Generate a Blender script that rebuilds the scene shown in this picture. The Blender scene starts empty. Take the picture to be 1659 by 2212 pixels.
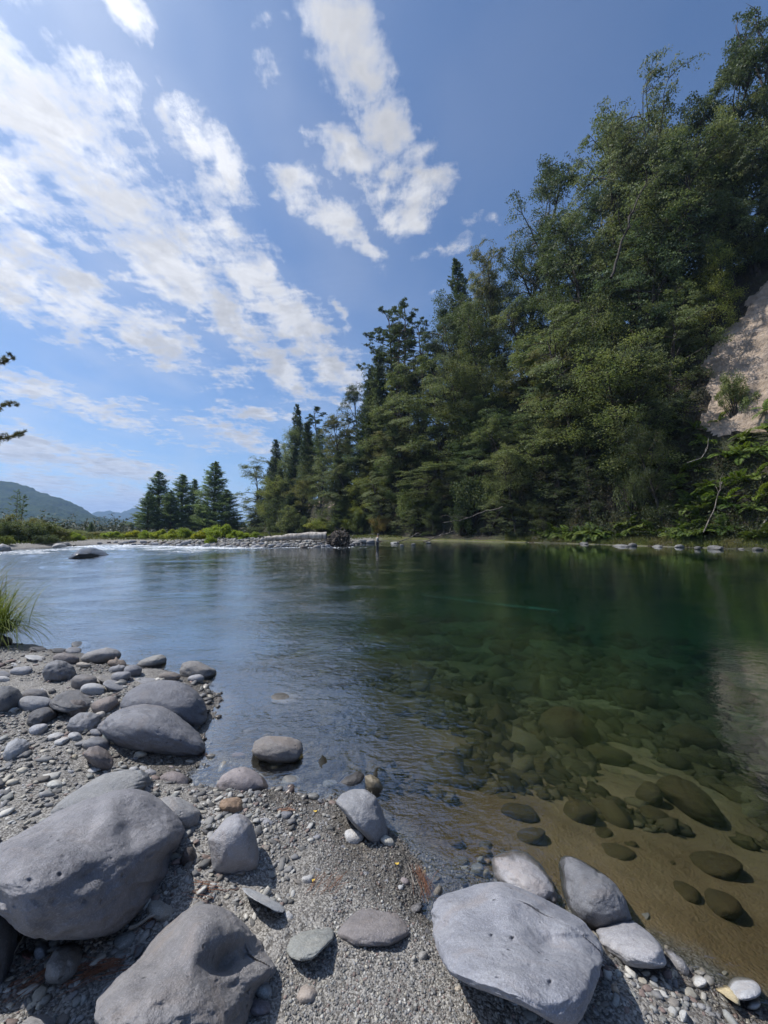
import bpy, math, random
import numpy as np
from mathutils import Vector, Matrix
random.seed(7)
R = math.radians
scene = bpy.context.scene
COL = scene.collection
# ---------------------------------------------------------------- camera maths (picture units: 1659 x 2212)
F = 830.0; CU = 829.5; CV = 1106.0; CAMH = 1.4
PITCH = math.atan(42.0/F)
CAM = np.array([0.0, 0.0, CAMH])
FW = np.array([0, math.cos(PITCH), math.sin(PITCH)]); UP = np.array([0, -math.sin(PITCH), math.cos(PITCH)]); RT = np.array([1.0, 0, 0])
def ray(u, v):
    return RT*((u-CU)/F) + UP*((CV-v)/F) + FW
def proj(P):
    d = np.asarray(P) - CAM
    k = np.maximum(d @ FW, 1e-4)
    return CU + F*(d @ RT)/k, CV - F*(d @ UP)/k
def at_depth(u, v, Y):
    r = ray(u, v); return CAM + r*(Y/r[1])
# ---------------------------------------------------------------- noise
def _h(ix, iy, iz, seed):
    n = (ix*374761393 + iy*668265263 + iz*2147483647 + seed*974634777) & 0xffffffff
    n = ((n ^ (n >> 13))*1274126177) & 0xffffffff
    n = (n ^ (n >> 16))
    return (n & 0xffff)/32767.5 - 1.0
def vnoise(P, s, seed=0):
    x, y, z = [np.asarray(P[:, i], dtype=np.float64)*s + 1000.0 for i in range(3)]
    ix, iy, iz = np.floor(x).astype(np.int64), np.floor(y).astype(np.int64), np.floor(z).astype(np.int64)
    fx, fy, fz = x-ix, y-iy, z-iz
    fx = fx*fx*(3-2*fx); fy = fy*fy*(3-2*fy); fz = fz*fz*(3-2*fz)
    r = 0
    for a in (0, 1):
        for b in (0, 1):
            for c in (0, 1):
                r = r + _h(ix+a, iy+b, iz+c, seed)*(fx if a else 1-fx)*(fy if b else 1-fy)*(fz if c else 1-fz)
    return r
def fbm(P, s, octs=4, seed=0, gain=.5):
    r = 0; a = 1.0
    for o in range(octs):
        r = r + a*vnoise(P, s*2**o, seed+o*17); a *= gain
    return r
def sstep(a, b, x):
    t = np.clip((x-a)/(b-a), 0, 1); return t*t*(3-2*t)
# ---------------------------------------------------------------- mesh helpers
def mk(name, V, Fc, mat=None, parent=None, smooth=True, attrs=None, loc=None, link=True):
    V = np.asarray(V, dtype=np.float32); Fc = np.asarray(Fc, dtype=np.int32)
    me = bpy.data.meshes.new(name)
    k = Fc.shape[1]; n = Fc.shape[0]
    me.vertices.add(len(V)); me.vertices.foreach_set('co', V.ravel())
    me.loops.add(n*k); me.loops.foreach_set('vertex_index', Fc.ravel())
    me.polygons.add(n); me.polygons.foreach_set('loop_start', np.arange(0, n*k, k, dtype=np.int32))
    me.polygons.foreach_set('use_smooth', np.full(n, smooth, dtype=bool))
    me.update(calc_edges=True)
    for an, av in (attrs or {}).items():
        av = np.asarray(av, dtype=np.float32)
        if av.ndim == 1:
            a = me.attributes.new(an, 'FLOAT', 'POINT'); a.data.foreach_set('value', av)
        else:
            a = me.attributes.new(an, 'FLOAT_COLOR', 'POINT')
            if av.shape[1] == 3: av = np.hstack([av, np.ones((len(av), 1), np.float32)])
            a.data.foreach_set('color', av.ravel())
    o = bpy.data.objects.new(name, me)
    if mat: me.materials.append(mat)
    if parent is not None: o.parent = parent
    if loc is not None: o.location = loc
    if link: COL.objects.link(o)
    return o
def tag(o, label=None, cat=None, group=None, kind=None):
    if label: o['label'] = label
    if cat: o['category'] = cat
    if group: o['group'] = group
    if kind: o['kind'] = kind
    return o
def empty(name, loc=(0, 0, 0), link=True):
    o = bpy.data.objects.new(name, None); o.location = loc; o.empty_display_size = .2
    if link: COL.objects.link(o)
    return o
def copy_tree(o, parent=None):
    c = o.copy(); COL.objects.link(c)
    if parent is not None: c.parent = parent
    for ch in o.children: copy_tree(ch, c)
    return c
_ico = {}
def ico(n):
    if n not in _ico:
        import bmesh
        bm = bmesh.new(); bmesh.ops.create_icosphere(bm, subdivisions=n, radius=1)
        bm.verts.ensure_lookup_table()
        V = np.array([v.co[:] for v in bm.verts]); Fc = np.array([[v.index for v in f.verts] for f in bm.faces])
        V /= np.linalg.norm(V, axis=1)[:, None]; bm.free(); _ico[n] = (V, Fc)
    return _ico[n]
def tube(pts, rad, sides=6, cap=True):
    pts = np.asarray(pts, float); n = len(pts); rad = np.broadcast_to(rad, (n,))
    T = np.gradient(pts, axis=0); T /= np.linalg.norm(T, axis=1)[:, None]+1e-9
    ref = np.array([0, 0, 1.0]) if abs(T[:, 2]).mean() < .8 else np.array([1.0, 0, 0])
    A = np.cross(T, ref); A /= np.linalg.norm(A, axis=1)[:, None]+1e-9
    B = np.cross(T, A)
    th = np.arange(sides)*2*np.pi/sides
    V = pts[:, None, :] + rad[:, None, None]*(A[:, None, :]*np.cos(th)[None, :, None] + B[:, None, :]*np.sin(th)[None, :, None])
    V = V.reshape(-1, 3)
    i = np.arange(n-1)[:, None]*sides; j = np.arange(sides)[None, :]; j2 = (j+1) % sides
    Fq = np.stack([i+j, i+j2, i+sides+j2, i+sides+j], -1).reshape(-1, 4)
    return V, Fq
class MB:
    def __init__(s): s.V = []; s.F = []; s.n = 0; s.T = []
    def add(s, V, Fc, t=None):
        s.V.append(np.asarray(V)); s.F.append(np.asarray(Fc)+s.n); s.n += len(V)
        if t is not None: s.T.append(np.broadcast_to(t, (len(V),)+np.shape(t)[1:] if np.ndim(t) > 1 else (len(V),)))
    def tube(s, pts, rad, sides=6, t=None): V, Fq = tube(pts, rad, sides); s.add(V, Fq, t)
    def get(s): return np.concatenate(s.V), np.concatenate(s.F)
    def build(s, name, mat=None, parent=None, smooth=True, attr=None, **k):
        V, Fc = s.get(); at = {attr: np.concatenate(s.T)} if attr else None
        return mk(name, V, Fc, mat, parent, smooth, at, **k)
def dist_poly(x, y, pts, closed=False):
    """unsigned distance to polyline"""
    pts = np.asarray(pts, float); n = len(pts); d = np.full(x.shape, 1e9)
    for i in range(n if closed else n-1):
        a = pts[i]; b = pts[(i+1) % n]; ab = b-a; L = ab@ab
        t = np.clip(((x-a[0])*ab[0]+(y-a[1])*ab[1])/L, 0, 1)
        dd = (x-a[0]-t*ab[0])**2+(y-a[1]-t*ab[1])**2
        d = np.minimum(d, dd)
    return np.sqrt(d)
def in_poly(x, y, pts):
    c = np.zeros(x.shape, bool); n = len(pts)
    for i in range(n):
        x1, y1 = pts[i]; x2, y2 = pts[(i+1) % n]
        if y1 == y2: continue
        k = ((y1 > y) != (y2 > y)) & (x < (x2-x1)*(y-y1)/(y2-y1)+x1)
        c ^= k
    return c
def sdf(x, y, pts):
    d = dist_poly(x, y, pts, True); return np.where(in_poly(x, y, pts), d, -d)
# ---------------------------------------------------------------- materials
def M(name):
    m = bpy.data.materials.new(name); m.use_nodes = True; nt = m.node_tree; nt.nodes.clear()
    return m, nt
class N:
    def __init__(s, nt): s.nt = nt
    def n(s, t, **k):
        nd = s.nt.nodes.new('ShaderNode'+t)
        for a, b in k.items():
            if a in ('ins',): continue
            setattr(nd, a, b)
        for a, b in (k.get('ins') or {}).items():
            if isinstance(b, bpy.types.NodeSocket): s.nt.links.new(b, nd.inputs[a])
            else: nd.inputs[a].default_value = b
        return nd
    def math(s, op, a, b=None, c=None, clamp=False):
        nd = s.nt.nodes.new('ShaderNodeMath'); nd.operation = op; nd.use_clamp = clamp
        for i, q in enumerate((a, b, c)):
            if q is None: continue
            if isinstance(q, bpy.types.NodeSocket): s.nt.links.new(q, nd.inputs[i])
            else: nd.inputs[i].default_value = q
        return nd.outputs[0]
    def vmath(s, op, a, b=None, c=None, out=0):
        nd = s.nt.nodes.new('ShaderNodeVectorMath'); nd.operation = op
        for i, q in enumerate((a, b, c)):
            if q is None: continue
            if isinstance(q, bpy.types.NodeSocket): s.nt.links.new(q, nd.inputs[i])
            else: nd.inputs[i].default_value = q
        return nd.outputs[out]
    def vscale(s, v, f):
        nd = s.nt.nodes.new('ShaderNodeVectorMath'); nd.operation = 'SCALE'
        if isinstance(v, bpy.types.NodeSocket): s.link(v, nd.inputs[0])
        else: nd.inputs[0].default_value = v
        if isinstance(f, bpy.types.NodeSocket): s.link(f, nd.inputs['Scale'])
        else: nd.inputs['Scale'].default_value = f
        return nd.outputs[0]
    def mix(s, f, a, b, blend='MIX'):
        nd = s.nt.nodes.new('ShaderNodeMix'); nd.data_type = 'RGBA'; nd.blend_type = blend
        for i, q in ((0, f), (6, a), (7, b)):
            if isinstance(q, bpy.types.NodeSocket): s.nt.links.new(q, nd.inputs[i])
            else: nd.inputs[i].default_value = q if i == 0 or len(q) == 4 else (*q, 1)
        return nd.outputs[2]
    def noise(s, vec, scale, detail=4, rough=.55, dist=0, out=0):
        nd = s.nt.nodes.new('ShaderNodeTexNoise'); nd.inputs['Scale'].default_value = scale
        nd.inputs['Detail'].default_value = detail; nd.inputs['Roughness'].default_value = rough; nd.inputs['Distortion'].default_value = dist
        if vec is not None: s.nt.links.new(vec, nd.inputs['Vector'])
        return nd.outputs[out]
    def vor(s, vec, scale, feat='F1', out=0, rand=1):
        nd = s.nt.nodes.new('ShaderNodeTexVoronoi'); nd.feature = feat; nd.inputs['Scale'].default_value = scale; nd.inputs['Randomness'].default_value = rand
        if vec is not None: s.nt.links.new(vec, nd.inputs['Vector'])
        return nd.outputs[out]
    def ramp(s, f, a, b, c0=0.0, c1=1.0):
        nd = s.nt.nodes.new('ShaderNodeMapRange'); nd.interpolation_type = 'SMOOTHSTEP'
        s.nt.links.new(f, nd.inputs[0]); nd.inputs[1].default_value = a; nd.inputs[2].default_value = b; nd.inputs[3].default_value = c0; nd.inputs[4].default_value = c1
        return nd.outputs[0]
    def link(s, a, b): s.nt.links.new(a, b)
    def attr(s, name, out='Fac'):
        nd = s.nt.nodes.new('ShaderNodeAttribute'); nd.attribute_name = name; return nd.outputs[out]
    def bump(s, h, dist, strength=1, normal=None):
        nd = s.nt.nodes.new('ShaderNodeBump'); nd.inputs['Distance'].default_value = dist
        if isinstance(strength, bpy.types.NodeSocket): s.link(strength, nd.inputs['Strength'])
        else: nd.inputs['Strength'].default_value = strength
        s.link(h, nd.inputs['Height'])
        if normal is not None: s.link(normal, nd.inputs['Normal'])
        return nd.outputs[0]
    def out(s, sh, vol=None):
        o = s.nt.nodes.new('ShaderNodeOutputMaterial')
        if sh is not None: s.link(sh, o.inputs['Surface'])
        if vol is not None: s.link(vol, o.inputs['Volume'])
def scale_vec(g, v, sx, sy, sz):
    return g.vmath('MULTIPLY', v, (sx, sy, sz))

def rock_material(name, rough=.72, pits=1.0, wet=False, algae=False):
    m, nt = M(name); g = N(nt)
    oi = g.n('ObjectInfo'); tc = g.n('TexCoord'); geo = g.n('NewGeometry')
    off = g.vscale((1, 1.7, .6), g.math('MULTIPLY', oi.outputs['Random'], 37.0))
    p = g.vmath('ADD', geo.outputs['Position'], off)
    n1 = g.noise(p, 5, 5, .6); n2 = g.noise(p, 34, 4, .65); n3 = g.noise(p, 210, 3, .7)
    sp = g.vor(p, 160); n4 = g.noise(p, 11, 3, .6, 1.5)
    c = oi.outputs['Color']
    col = g.mix(g.ramp(n1, .3, .7), g.mix(1, c, (.78, .79, .82), 'MULTIPLY'), g.mix(1, c, (1.16, 1.15, 1.13), 'MULTIPLY'))
    col = g.mix(g.ramp(n2, .35, .7, 0, .5), col, g.mix(1, c, (.62, .6, .6), 'MULTIPLY'))
    col = g.mix(g.ramp(n4, .56, .72, 0, .35), col, g.mix(1, c, (1.3, 1.2, 1.12), 'MULTIPLY'))
    col = g.mix(g.ramp(n3, .48, .7, 0, .65), col, g.mix(1, c, (1.5, 1.5, 1.5), 'MULTIPLY'))
    col = g.mix(g.ramp(sp, .0, .26, .5, 0), col, g.mix(1, c, (.45, .44, .44), 'MULTIPLY'))
    if algae:
        col = g.mix(g.ramp(n1, .35, .6, .35, .85), col, (.105, .082, .042))
    st_ = g.noise(scale_vec(g, p, 1, 1, 2.2), 3.1, 4, .65, 1.2)
    col = g.mix(g.ramp(st_, .52, .72, 0, .45), col, g.mix(1, c, (1.12, .95, .80), 'MULTIPLY'))
    col = g.mix(g.ramp(st_, .30, .42, .35, 0), col, g.mix(1, c, (.72, .73, .76), 'MULTIPLY'))
    # a dark wet band where the stone meets the water
    z = g.n('SeparateXYZ', ins={0: geo.outputs['Position']}).outputs['Z']
    zn = g.math('ADD', z, g.math('MULTIPLY', g.math('SUBTRACT', n1, .5), .03))
    band = g.ramp(zn, .012, .03, 1, 0)
    col = g.mix(band, col, g.mix(1, col, (.42, .40, .37), 'MULTIPLY'))
    pt = g.vor(p, 26, out=0); pm = g.ramp(pt, 0, .2, 1, 0); pm = g.math('MULTIPLY', pm, g.ramp(g.noise(p, 8, 2, .5), .52, .62))
    col = g.mix(g.math('MULTIPLY', pm, .55*pits), col, g.mix(1, c, (.3, .28, .28), 'MULTIPLY'))
    h = g.math('ADD', g.math('MULTIPLY', n2, .5), g.math('MULTIPLY', n3, .22))
    h = g.math('ADD', h, g.math('MULTIPLY', n1, 1.2)); h = g.math('SUBTRACT', h, g.math('MULTIPLY', pm, .55*pits))
    b = g.bump(h, .017, .9)
    rr = g.math('SUBTRACT', .2 if wet else rough, g.math('MULTIPLY', band, .4 if not wet else 0))
    rr = g.math('MAXIMUM', rr, .32)
    sp_ = g.math('MULTIPLY', g.ramp(z, -.03, 0), .5 if wet else .35)
    bs = g.n('BsdfPrincipled', ins={'Base Color': col, 'Roughness': rr, 'Normal': b, 'Specular IOR Level': sp_})
    g.out(bs.outputs[0]); return m
ROCK = rock_material('river_stone'); ROCKWET = rock_material('wet_stone', wet=True, pits=.5); ROCKUW = rock_material('submerged_stone', algae=True, pits=.6)

def leaf_material(name, c0, c1, c2, trans=.35, rough=.5, objcol=True, spec=.25):
    m, nt = M(name); g = N(nt)
    oi = g.n('ObjectInfo'); t = g.attr('tint'); geo = g.n('NewGeometry')
    big = g.noise(geo.outputs['Position'], .45, 3, .6)
    col = g.mix(g.ramp(t, 0, 1), c0, c1)
    col = g.mix(g.ramp(big, .42, .68, 0, .8), col, c2)
    if objcol: col = g.mix(1, col, oi.outputs['Color'], 'MULTIPLY')
    d = g.n('BsdfPrincipled', ins={'Base Color': col, 'Roughness': rough, 'Specular IOR Level': spec})
    tr = g.n('BsdfTranslucent', ins={'Color': g.mix(1, col, (1.0, 1.05, .68), 'MULTIPLY')})
    mx = g.n('MixShader', ins={0: trans}); g.link(d.outputs[0], mx.inputs[1]); g.link(tr.outputs[0], mx.inputs[2])
    g.out(mx.outputs[0]); return m
LEAF_BEECH = leaf_material('beech_leaves', (.068, .093, .042), (.225, .26, .13), (.24, .255, .145), trans=.38)
LEAF_PINE = leaf_material('pine_needles', (.045, .07, .038), (.14, .18, .09), (.12, .145, .07), trans=.35)
LEAF_BUSH = leaf_material('shrub_leaves', (.08, .105, .04), (.23, .27, .105), (.26, .27, .12), trans=.42)
LEAF_YEL = leaf_material('broom_leaves', (.24, .28, .04), (.46, .50, .07), (.42, .46, .08), trans=.5)
LEAF_FERN = leaf_material('fern_fronds', (.05, .09, .02), (.12, .17, .04), (.11, .14, .035), trans=.45)
LEAF_GRASS = leaf_material('grass_blades', (.06, .085, .02), (.16, .18, .05), (.20, .17, .07), trans=.4)

def bark_material(name, c0, c1, scale=6):
    m, nt = M(name); g = N(nt); geo = g.n('NewGeometry')
    p = scale_vec(g, geo.outputs['Position'], 1, 1, .35)
    n1 = g.noise(p, scale, 5, .65); col = g.mix(g.ramp(n1, .35, .65), c0, c1)
    bs = g.n('BsdfPrincipled', ins={'Base Color': col, 'Roughness': .9, 'Normal': g.bump(n1, .03, .8)})
    g.out(bs.outputs[0]); return m
BARK = bark_material('dark_bark', (.022, .018, .014), (.075, .062, .05))
BARKPALE = bark_material('pale_bark', (.16, .14, .12), (.38, .35, .31))
BARKPINE = bark_material('pine_bark', (.06, .042, .03), (.17, .125, .095))
DRIFT = bark_material('driftwood', (.20, .18, .155), (.50, .46, .41), 3)
ROOTM = bark_material('root_wood', (.04, .032, .026), (.26, .225, .19), 5)
HAZE = .00014; EXPOSURE = 0.26
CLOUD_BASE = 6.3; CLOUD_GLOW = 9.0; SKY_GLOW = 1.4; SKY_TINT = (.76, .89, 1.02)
# ================================================================= terrain
NEAR = [(-5.0, 4.9), (-4.3, 4.75), (-3.6, 4.55), (-2.98, 4.25), (-2.35, 4.0), (-1.75, 3.75), (-1.42, 3.35), (-1.25, 2.9), (-1.17, 2.5), (-.85, 2.36), (-.47, 2.18), (-.2, 2.1), (.0, 1.86), (.22, 1.70), (.48, 1.64), (.66, 1.55), (.86, 1.42), (1.0, 1.24), (1.16, 1.10), (1.5, .82), (2.2, .25), (4, -1.5), (9, -7), (30, -25), (60, -60), (-80, -60), (-80, 50), (-25, 21.3), (-14, 12.3), (-11, 9.6), (-7.4, 6.5)]
FAR = [(-90, 29), (-28, 28), (-28.6, 34), (-29, 41), (-24, 38.5), (-19, 36.6), (-11, 34.2), (-7, 34.6), (-4.3, 36.2), (-3, 41), (-2.2, 50), (0, 57), (6, 60), (12, 55), (18.5, 48), (24, 38.5), (29, 29), (34, 18), (42, 0), (52, -20), (80, -60), (6000, -300), (6000, 6500), (-6500, 6500), (-6500, 29)]
_xx = np.array([-30.0, 29, 18.5]);
def terrain(x, y):
    x = np.asarray(x, float); y = np.asarray(y, float)
    P = np.stack([x.ravel(), y.ravel(), np.zeros(x.size)], 1)
    wob = (fbm(P, 1.6, 3, 5)*.06).reshape(x.shape)
    dn = sdf(x, y, NEAR) + wob
    df = sdf(x, y, FAR) + wob*2
    left = sstep(0, 1, (-x-1.0)/6)            # the river is shallow to the left
    # near beach
    hn = np.where(dn > 0, .19*(1-np.exp(-dn/.75)) + .02*dn/(1+.05*np.abs(dn)) - .004, 0)
    deep = 3.0 - 2.1*left
    un = -deep*(1-np.exp(-np.maximum(-dn, 0)*(.17 + .0*left)/deep*1.7))
    a = np.where(dn > 0, hn, un)
    hf = np.where(df > 0, .55*(1-np.exp(-df/3.0)) + .006*np.minimum(df, 300), 0)
    uf = -2.8*(1-np.exp(-np.maximum(-df, 0)/2.2))
    b = np.where(df > 0, hf, uf)
    h = np.maximum(a, b)
    r = np.sqrt(x*x+y*y)
    lump = (fbm(P, 2.7, 3, 11)*.022 + fbm(P, 9, 3, 21)*.007).reshape(x.shape)
    big = (fbm(P, .45, 3, 31)*.12).reshape(x.shape)
    rip = (np.abs(fbm(P, 22, 2, 41))*.004).reshape(x.shape)
    land = sstep(-.05, .25, dn)
    h = h + lump*(.45+.55*land)*np.where(r < 12, 1, .6) + big*sstep(-.3, -2.5, dn)*sstep(3, 8, r)*.8 + rip
    # a small scour hollow under the shoreline boulders, and the cut bank further right
    h = h - .07*np.exp(-(((x+.95)/.36)**2+((y-2.26)/.14)**2)) - .075*np.exp(-(((x-.36)/.30)**2+((y-1.50)/.12)**2))
    return h
def hit(u, v, sink=0.0, tmax=400):
    """where the picture ray meets the ground"""
    r = ray(u, v)
    t = np.concatenate([np.linspace(.6, 8, 700), np.geomspace(8.01, tmax, 900)])
    P = CAM + r*t[:, None]
    g = P[:, 2] - (terrain(P[:, 0], P[:, 1])-sink)
    k = np.argmax(g < 0)
    if g[k] >= 0: return P[-1]
    if k == 0: return P[0]
    f = g[k-1]/(g[k-1]-g[k]+1e-12)
    return P[k-1]+(P[k]-P[k-1])*f
def grid_faces(nr, nc, wrap=False):
    i = np.arange(nr-1)[:, None]*nc; j = np.arange(nc if wrap else nc-1)[None, :]; j2 = (j+1) % nc
    return np.stack([i+j, i+j2, i+nc+j2, i+nc+j], -1).reshape(-1, 4)
def polar(nr_near, nr_far, rmax, amid=58, nfront=760, nback=70, rmin=.25):
    r = np.concatenate([np.geomspace(rmin, 9, nr_near), np.geomspace(9.06, rmax, nr_far)])
    a = np.concatenate([np.linspace(-amid, amid, nfront), np.linspace(amid, 360-amid, nback+2)[1:-1]])
    a = np.radians(a)
    return r, a
r_, a_ = polar(560, 260, 9000)
X = r_[:, None]*np.sin(a_)[None, :]; Y = r_[:, None]*np.cos(a_)[None, :]
Z = terrain(X, Y)
V = np.stack([X, Y, Z], -1).reshape(-1, 3)
Fq = grid_faces(len(r_), len(a_), True)
# close the middle
nc = len(a_)
ctr = len(V); V = np.vstack([V, [[0, 0, float(terrain(np.array([0.]), np.array([0.]))[0])]]])
fan = np.array([[ctr, j, (j+1) % nc, (j+1) % nc] for j in range(nc)])

def ground_material():
    m, nt = M('gravel_and_sand'); g = N(nt); geo = g.n('NewGeometry'); p = geo.outputs['Position']
    xyz = g.n('SeparateXYZ', ins={0: p}); z = xyz.outputs['Z']
    far = g.ramp(xyz.outputs['Y'], 16, 24)
    v1 = g.n('TexVoronoi', ins={'Vector': p, 'Scale': 190}); v2 = g.n('TexVoronoi', ins={'Vector': p, 'Scale': 75})
    n0 = g.noise(p, 2.2, 4, .6); n1 = g.noise(p, 9, 4, .6); n2 = g.noise(p, 420, 2, .7)
    sep = g.n('SeparateColor', ins={0: v1.outputs['Color']}); sep2 = g.n('SeparateColor', ins={0: v2.outputs['Color']})
    sand = g.mix(g.ramp(n0, .35, .65), (.125, .112, .10), (.20, .184, .168))
    sand = g.mix(g.ramp(n1, .45, .75, 0, .5), sand, (.105, .082, .07))
    grit = g.mix(g.ramp(sep.outputs[0], .1, .95), (.09, .085, .078), (.38, .37, .35))
    col = g.mix(g.ramp(n1, .3, .7, .55, .9), sand, grit)
    gm = g.math('MULTIPLY', g.ramp(sep2.outputs[1], .45, .6), g.ramp(v2.outputs[0], .25, .45, 1, 0))
    col = g.mix(gm, col, g.mix(g.ramp(sep2.outputs[0], 0, 1), (.09, .09, .09), (.36, .35, .33)))
    # wet margin
    zz = g.math('ADD', z, g.math('MULTIPLY', g.math('SUBTRACT', n1, .5), .05))
    wet = g.ramp(zz, .03, .10, 1, 0)
    col = g.mix(g.math('MULTIPLY', wet, .8), col, g.mix(1, col, (.38, .36, .34), 'MULTIPLY'))
    # river bed: brown silt over cobbles
    bv = g.n('TexVoronoi', ins={'Vector': g.vmath('ADD', p, g.vscale(g.noise(p, 6, 2, .5, out=1), .12)), 'Scale': 5.5})
    bs_ = g.n('SeparateColor', ins={0: bv.outputs['Color']})
    silt = g.mix(g.ramp(g.noise(p, 1.6, 4, .6), .35, .65), (.10, .066, .033), (.15, .105, .058))
    silt = g.mix(g.ramp(n2, .4, .7, 0, .4), silt, (.15, .12, .07))
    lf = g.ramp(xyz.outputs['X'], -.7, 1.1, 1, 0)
    silt = g.mix(lf, silt, (.028, .025, .02))  # bed colour darkened on the left to let the sky reflection dominate
    cob = g.mix(g.ramp(bs_.outputs[0], 0, 1), (.03, .027, .015), (.085, .07, .04))
    cobm = g.math('MULTIPLY', g.ramp(bv.outputs[0], .3, .5, 1, 0), g.ramp(z, -.35, -.7))
    bed = g.mix(g.math('MULTIPLY', cobm, .8), silt, cob)
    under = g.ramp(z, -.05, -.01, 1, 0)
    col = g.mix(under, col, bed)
    # grass and scrub soil on the far side
    gf = g.math('MULTIPLY', far, g.math('MAXIMUM', g.ramp(z, .35, .6), g.math('MULTIPLY', g.ramp(xyz.outputs['X'], -2.5, .5), g.ramp(z, .0, .06))))
    col = g.mix(gf, col, g.mix(g.ramp(n0, .3, .7), (.06, .075, .02), (.12, .115, .045)))
    h = g.math('ADD', g.math('MULTIPLY', v1.outputs[0], -.4), g.math('MULTIPLY', v2.outputs[0], -.9))
    h = g.math('ADD', h, g.math('MULTIPLY', n1, 1.5)); h = g.math('SUBTRACT', h, g.math('MULTIPLY', g.math('MULTIPLY', bv.outputs[0], 12), cobm))
    b = g.bump(h, .006, .9)
    rr = g.math('SUBTRACT', .9, g.math('MULTIPLY', wet, .35))
    g.out(g.n('BsdfPrincipled', ins={'Base Color': col, 'Roughness': rr, 'Normal': b, 'Specular IOR Level': g.math('MULTIPLY', g.ramp(z, -.02, 0), .3)}).outputs[0])
    return m
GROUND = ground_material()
me_all = np.vstack([Fq, fan])
gnd = mk('ground', V, Fq, GROUND); tag(gnd, kind='structure')
# ================================================================= water
def water_material():
    m, nt = M('river_water'); g = N(nt); geo = g.n('NewGeometry'); p = geo.outputs['Position']
    chop = g.attr('chop'); foam_sparkle = g.attr('foam_sparkle'); calm = g.attr('calm')
    pf = scale_vec(g, p, 1.0, 1.6, 1)
    a = g.noise(pf, 9, 3, .55, .6); b = g.noise(pf, 26, 3, .5, .4); c = g.noise(pf, 2.2, 3, .55, .3); d = g.noise(pf, .6, 2, .5)
    w = g.n('TexWave', wave_type='BANDS', bands_direction='DIAGONAL', ins={'Vector': p, 'Scale': 3.2, 'Distortion': 9.0, 'Detail': 2.0, 'Detail Scale': 1.2})
    h = g.math('ADD', g.math('MULTIPLY', a, .0075), g.math('MULTIPLY', b, .0032))
    h = g.math('ADD', h, g.math('MULTIPLY', c, .012))
    h = g.math('ADD', h, g.math('MULTIPLY', w.outputs[1], .0007))
    patch = g.ramp(d, .35, .65, .6, 1.25)
    h = g.math('MULTIPLY', h, g.math('MULTIPLY', calm, patch))
    ch = g.math('ADD', g.math('MULTIPLY', g.noise(p, 3.4, 4, .65, .8), .075), g.math('MULTIPLY', g.noise(p, 11, 3, .6, .5), .022))
    h = g.math('ADD', h, g.math('MULTIPLY', ch, chop))
    nrm = g.bump(h, 1.0, 1.0)
    cosi = g.math('ABSOLUTE', g.vmath('DOT_PRODUCT', geo.outputs['Incoming'], nrm, out=1))
    fr = g.math('MULTIPLY_ADD', g.math('POWER', g.math('SUBTRACT', 1.0, cosi, clamp=True), 2.2), .90, .10, clamp=True)
    gl = g.n('BsdfGlossy', ins={'Roughness': g.math('ADD', .004, g.math('MULTIPLY', chop, .10)), 'Normal': nrm, 'Color': (.96, .98, 1, 1)})
    tr = g.n('BsdfTransparent', ins={'Color': (.96, .98, .97, 1)})
    mx = g.n('MixShader'); g.link(fr, mx.inputs[0]); g.link(tr.outputs[0], mx.inputs[1]); g.link(gl.outputs[0], mx.inputs[2])
    fd = g.n('BsdfDiffuse', ins={'Color': (.78, .82, .86, 1)})
    fn = g.noise(scale_vec(g, p, 1, .5, 1), 7, 5, .7)
    th = g.math('SUBTRACT', .88, g.math('MULTIPLY', foam_sparkle, .46))
    fm = g.math('MULTIPLY', g.math('SUBTRACT', fn, th), 9.0, clamp=True)
    fm = g.math('MULTIPLY', fm, .85)
    mf = g.n('MixShader'); g.link(fm, mf.inputs[0]); g.link(mx.outputs[0], mf.inputs[1]); g.link(fd.outputs[0], mf.inputs[2])
    ab = g.n('VolumeAbsorption', ins={'Color': (.40, .78, .74, 1), 'Density': .40})
    scv = g.n('VolumeScatter', ins={'Color': (.12, .50, .46, 1), 'Density': .015, 'Anisotropy': .3})
    av = g.n('AddShader'); g.link(ab.outputs[0], av.inputs[0]); g.link(scv.outputs[0], av.inputs[1])
    g.out(mf.outputs[0], av.outputs[0] if WATER_SCATTER else ab.outputs[0]); return m
WATER_SCATTER = True
WATER = water_material()
r_, a_ = polar(330, 330, 260, nfront=560, nback=40, rmin=.3)
r_[-1] = 300
X = r_[:, None]*np.sin(a_)[None, :]; Y = r_[:, None]*np.cos(a_)[None, :]
P = np.stack([X.ravel(), Y.ravel(), np.zeros(X.size)], 1)
x, y = P[:, 0], P[:, 1]
df = -sdf(x, y, FAR); dn = -sdf(x, y, NEAR)
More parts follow.
